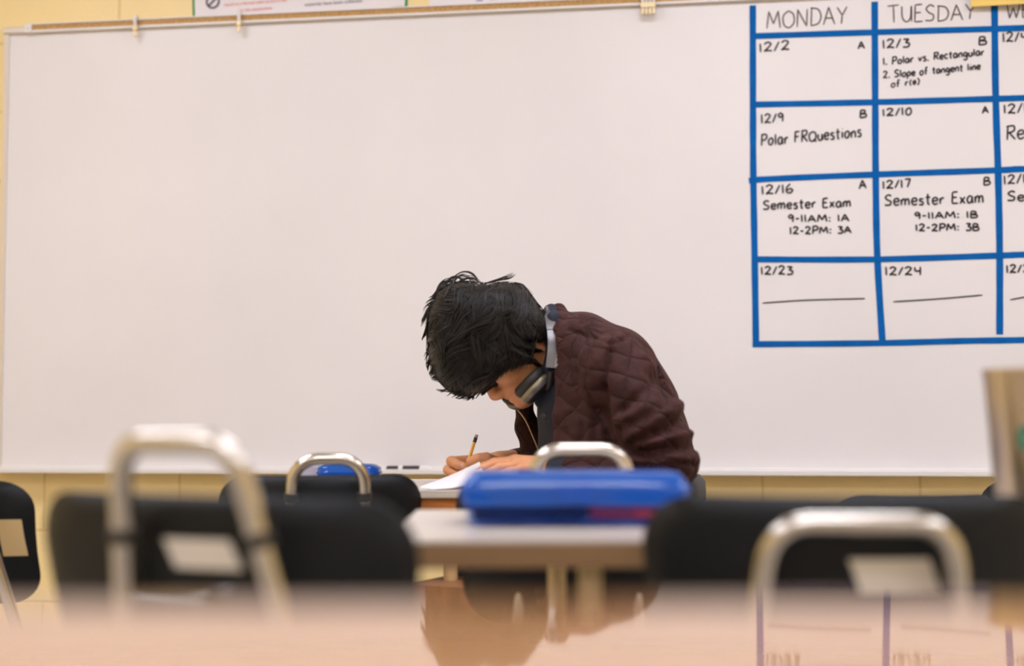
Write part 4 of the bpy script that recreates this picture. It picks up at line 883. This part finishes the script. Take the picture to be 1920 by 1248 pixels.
# pencil in the far hand
pc = abs_empty('pencil', world(VZd(872, D0+.04, ZS))); tag(pc, 'yellow pencil with a worn eraser held in the far hand of the person', 'pencil')
a, b = P(869, 894, .040), P(894, 814.5, .052); d = (b-a)/np.linalg.norm(b-a); L = np.linalg.norm(b-a)
MB().lathe([(.0036, .018), (.0036, L-.016)], a, d, 6).build('barrel', M['pencil_yellow'], pc, world_xf=XF, sharp=20)
MB().lathe([(.0006, 0), (.0036, .018)], a, d, 12).build('sharpened_tip', M['pencil_wood'], pc, world_xf=XF)
MB().lathe([(.0038, L-.016), (.0038, L-.012), (.0034, L-.011), (.0038, L-.010), (.0038, L-.006)], a, d, 16).build('ferrule', M['rivet'], pc, world_xf=XF)
MB().lathe([(.0034, L-.006), (.0034, L-.001), (.0024, L)], a, d, 14).build('eraser', M['eraser'], pc, world_xf=XF)
# headphones round the neck
hd = abs_empty('headphones', world(VZd(1035, D0, .95))); tag(hd, 'silver and black over-ear headphones hanging round the neck of the person', 'headphones')
band = catmull([P(968, 742, .085), P(1002, 690, .092), P(1022, 640, .085), P(1028, 600, .045), P(1028, 586, 0), P(1034, 600, -.055), P(1040, 640, -.098), P(1036, 690, -.112)], 7)
ctr = P(1010, 650); T = np.gradient(band, axis=0); T /= np.linalg.norm(T, axis=1)[:, None]
outw = band-ctr; outw[:, 1] *= 1.0; outw -= T*np.sum(outw*T, 1)[:, None]; outw[:, 0] *= .25; outw[:, 2] *= .25; outw[:, 0] += .03*(np.abs(outw[:, 1]) < .03)
outw -= T*np.sum(outw*T, 1)[:, None]; outw /= np.linalg.norm(outw, axis=1)[:, None]; wd_ = np.cross(T, outw); k0 = 14
MB().strip(band[k0:], wd_[k0:], .0265, outw[k0:], .005).build('headband', M['silver'], hd, world_xf=XF, sharp=30)
ci = band[k0:]-outw[k0:]*.004; MB().strip(ci, wd_[k0:], .022, outw[k0:], .004).build('band_padding', M['cushion'], hd, world_xf=XF, sharp=30)
i_s = int(np.argmin(np.abs((790-(band[35:, 2]-H)/band[35:, 1]*FPX)-618)))+35
MB().strip(np.array([band[i_s]-T[i_s]*.0009, band[i_s]+T[i_s]*.0009]), wd_[i_s], .0275, outw[i_s], .0056).build('slider_joint', M['phone_black'], hd, world_xf=XF)
o0 = P(1046.0, 688, -.1160); u_ = P(1049.0, 662, -.1080)-o0; u_ /= np.linalg.norm(u_); nn = np.array([.25, -1, 0]); nn /= np.linalg.norm(nn); uz = np.cross(nn, u_); 
text_mesh('SONY', .0105, M['white_plastic'], 'lettering', hd, Rz@(o0+nn*.003), Rz@u_, Rz@uz, Rz@nn, 1.0)
def cup(c, ax, name, yoke_from):
    ax = np.asarray(ax, float); ax /= np.linalg.norm(ax)
    MB().lathe([(.018, -.020), (.030, -.020), (.036, -.015), (.037, -.008), (.035, -.002), (.032, 0)], c, ax, 40).build('ear_cushion', M['cushion'], hd, world_xf=XF)
    MB().lathe([(.033, -.001), (.0355, .002), (.0355, .006)], c, ax, 40).build('cup_ring', M['champagne'], hd, world_xf=XF)
    MB().lathe([(.0355, .006), (.0355, .010), (.033, .015)], c, ax, 40).build('ear_cup', M['silver'], hd, world_xf=XF); MB().lathe([(.033, .0148), (.028, .021), (.016, .024), (.001, .025)], c, ax, 40).build('cup_cap', M['phone_black'], hd, world_xf=XF)
    MB().tube(catmull([yoke_from, yoke_from*.55+(c+ax*.012)*.45+ax*.012, c+ax*.020+(yoke_from-c)*.35], 6), .0075, 10).build('yoke', M['phone_black'], hd, world_xf=XF)
cup(P(1000, 723, -.068), (.70, -.04, -.71), 1, P(1034, 694, -.108)); cup(P(974, 736, .058), (.45, .62, -.62), 0, P(975, 730, .085))
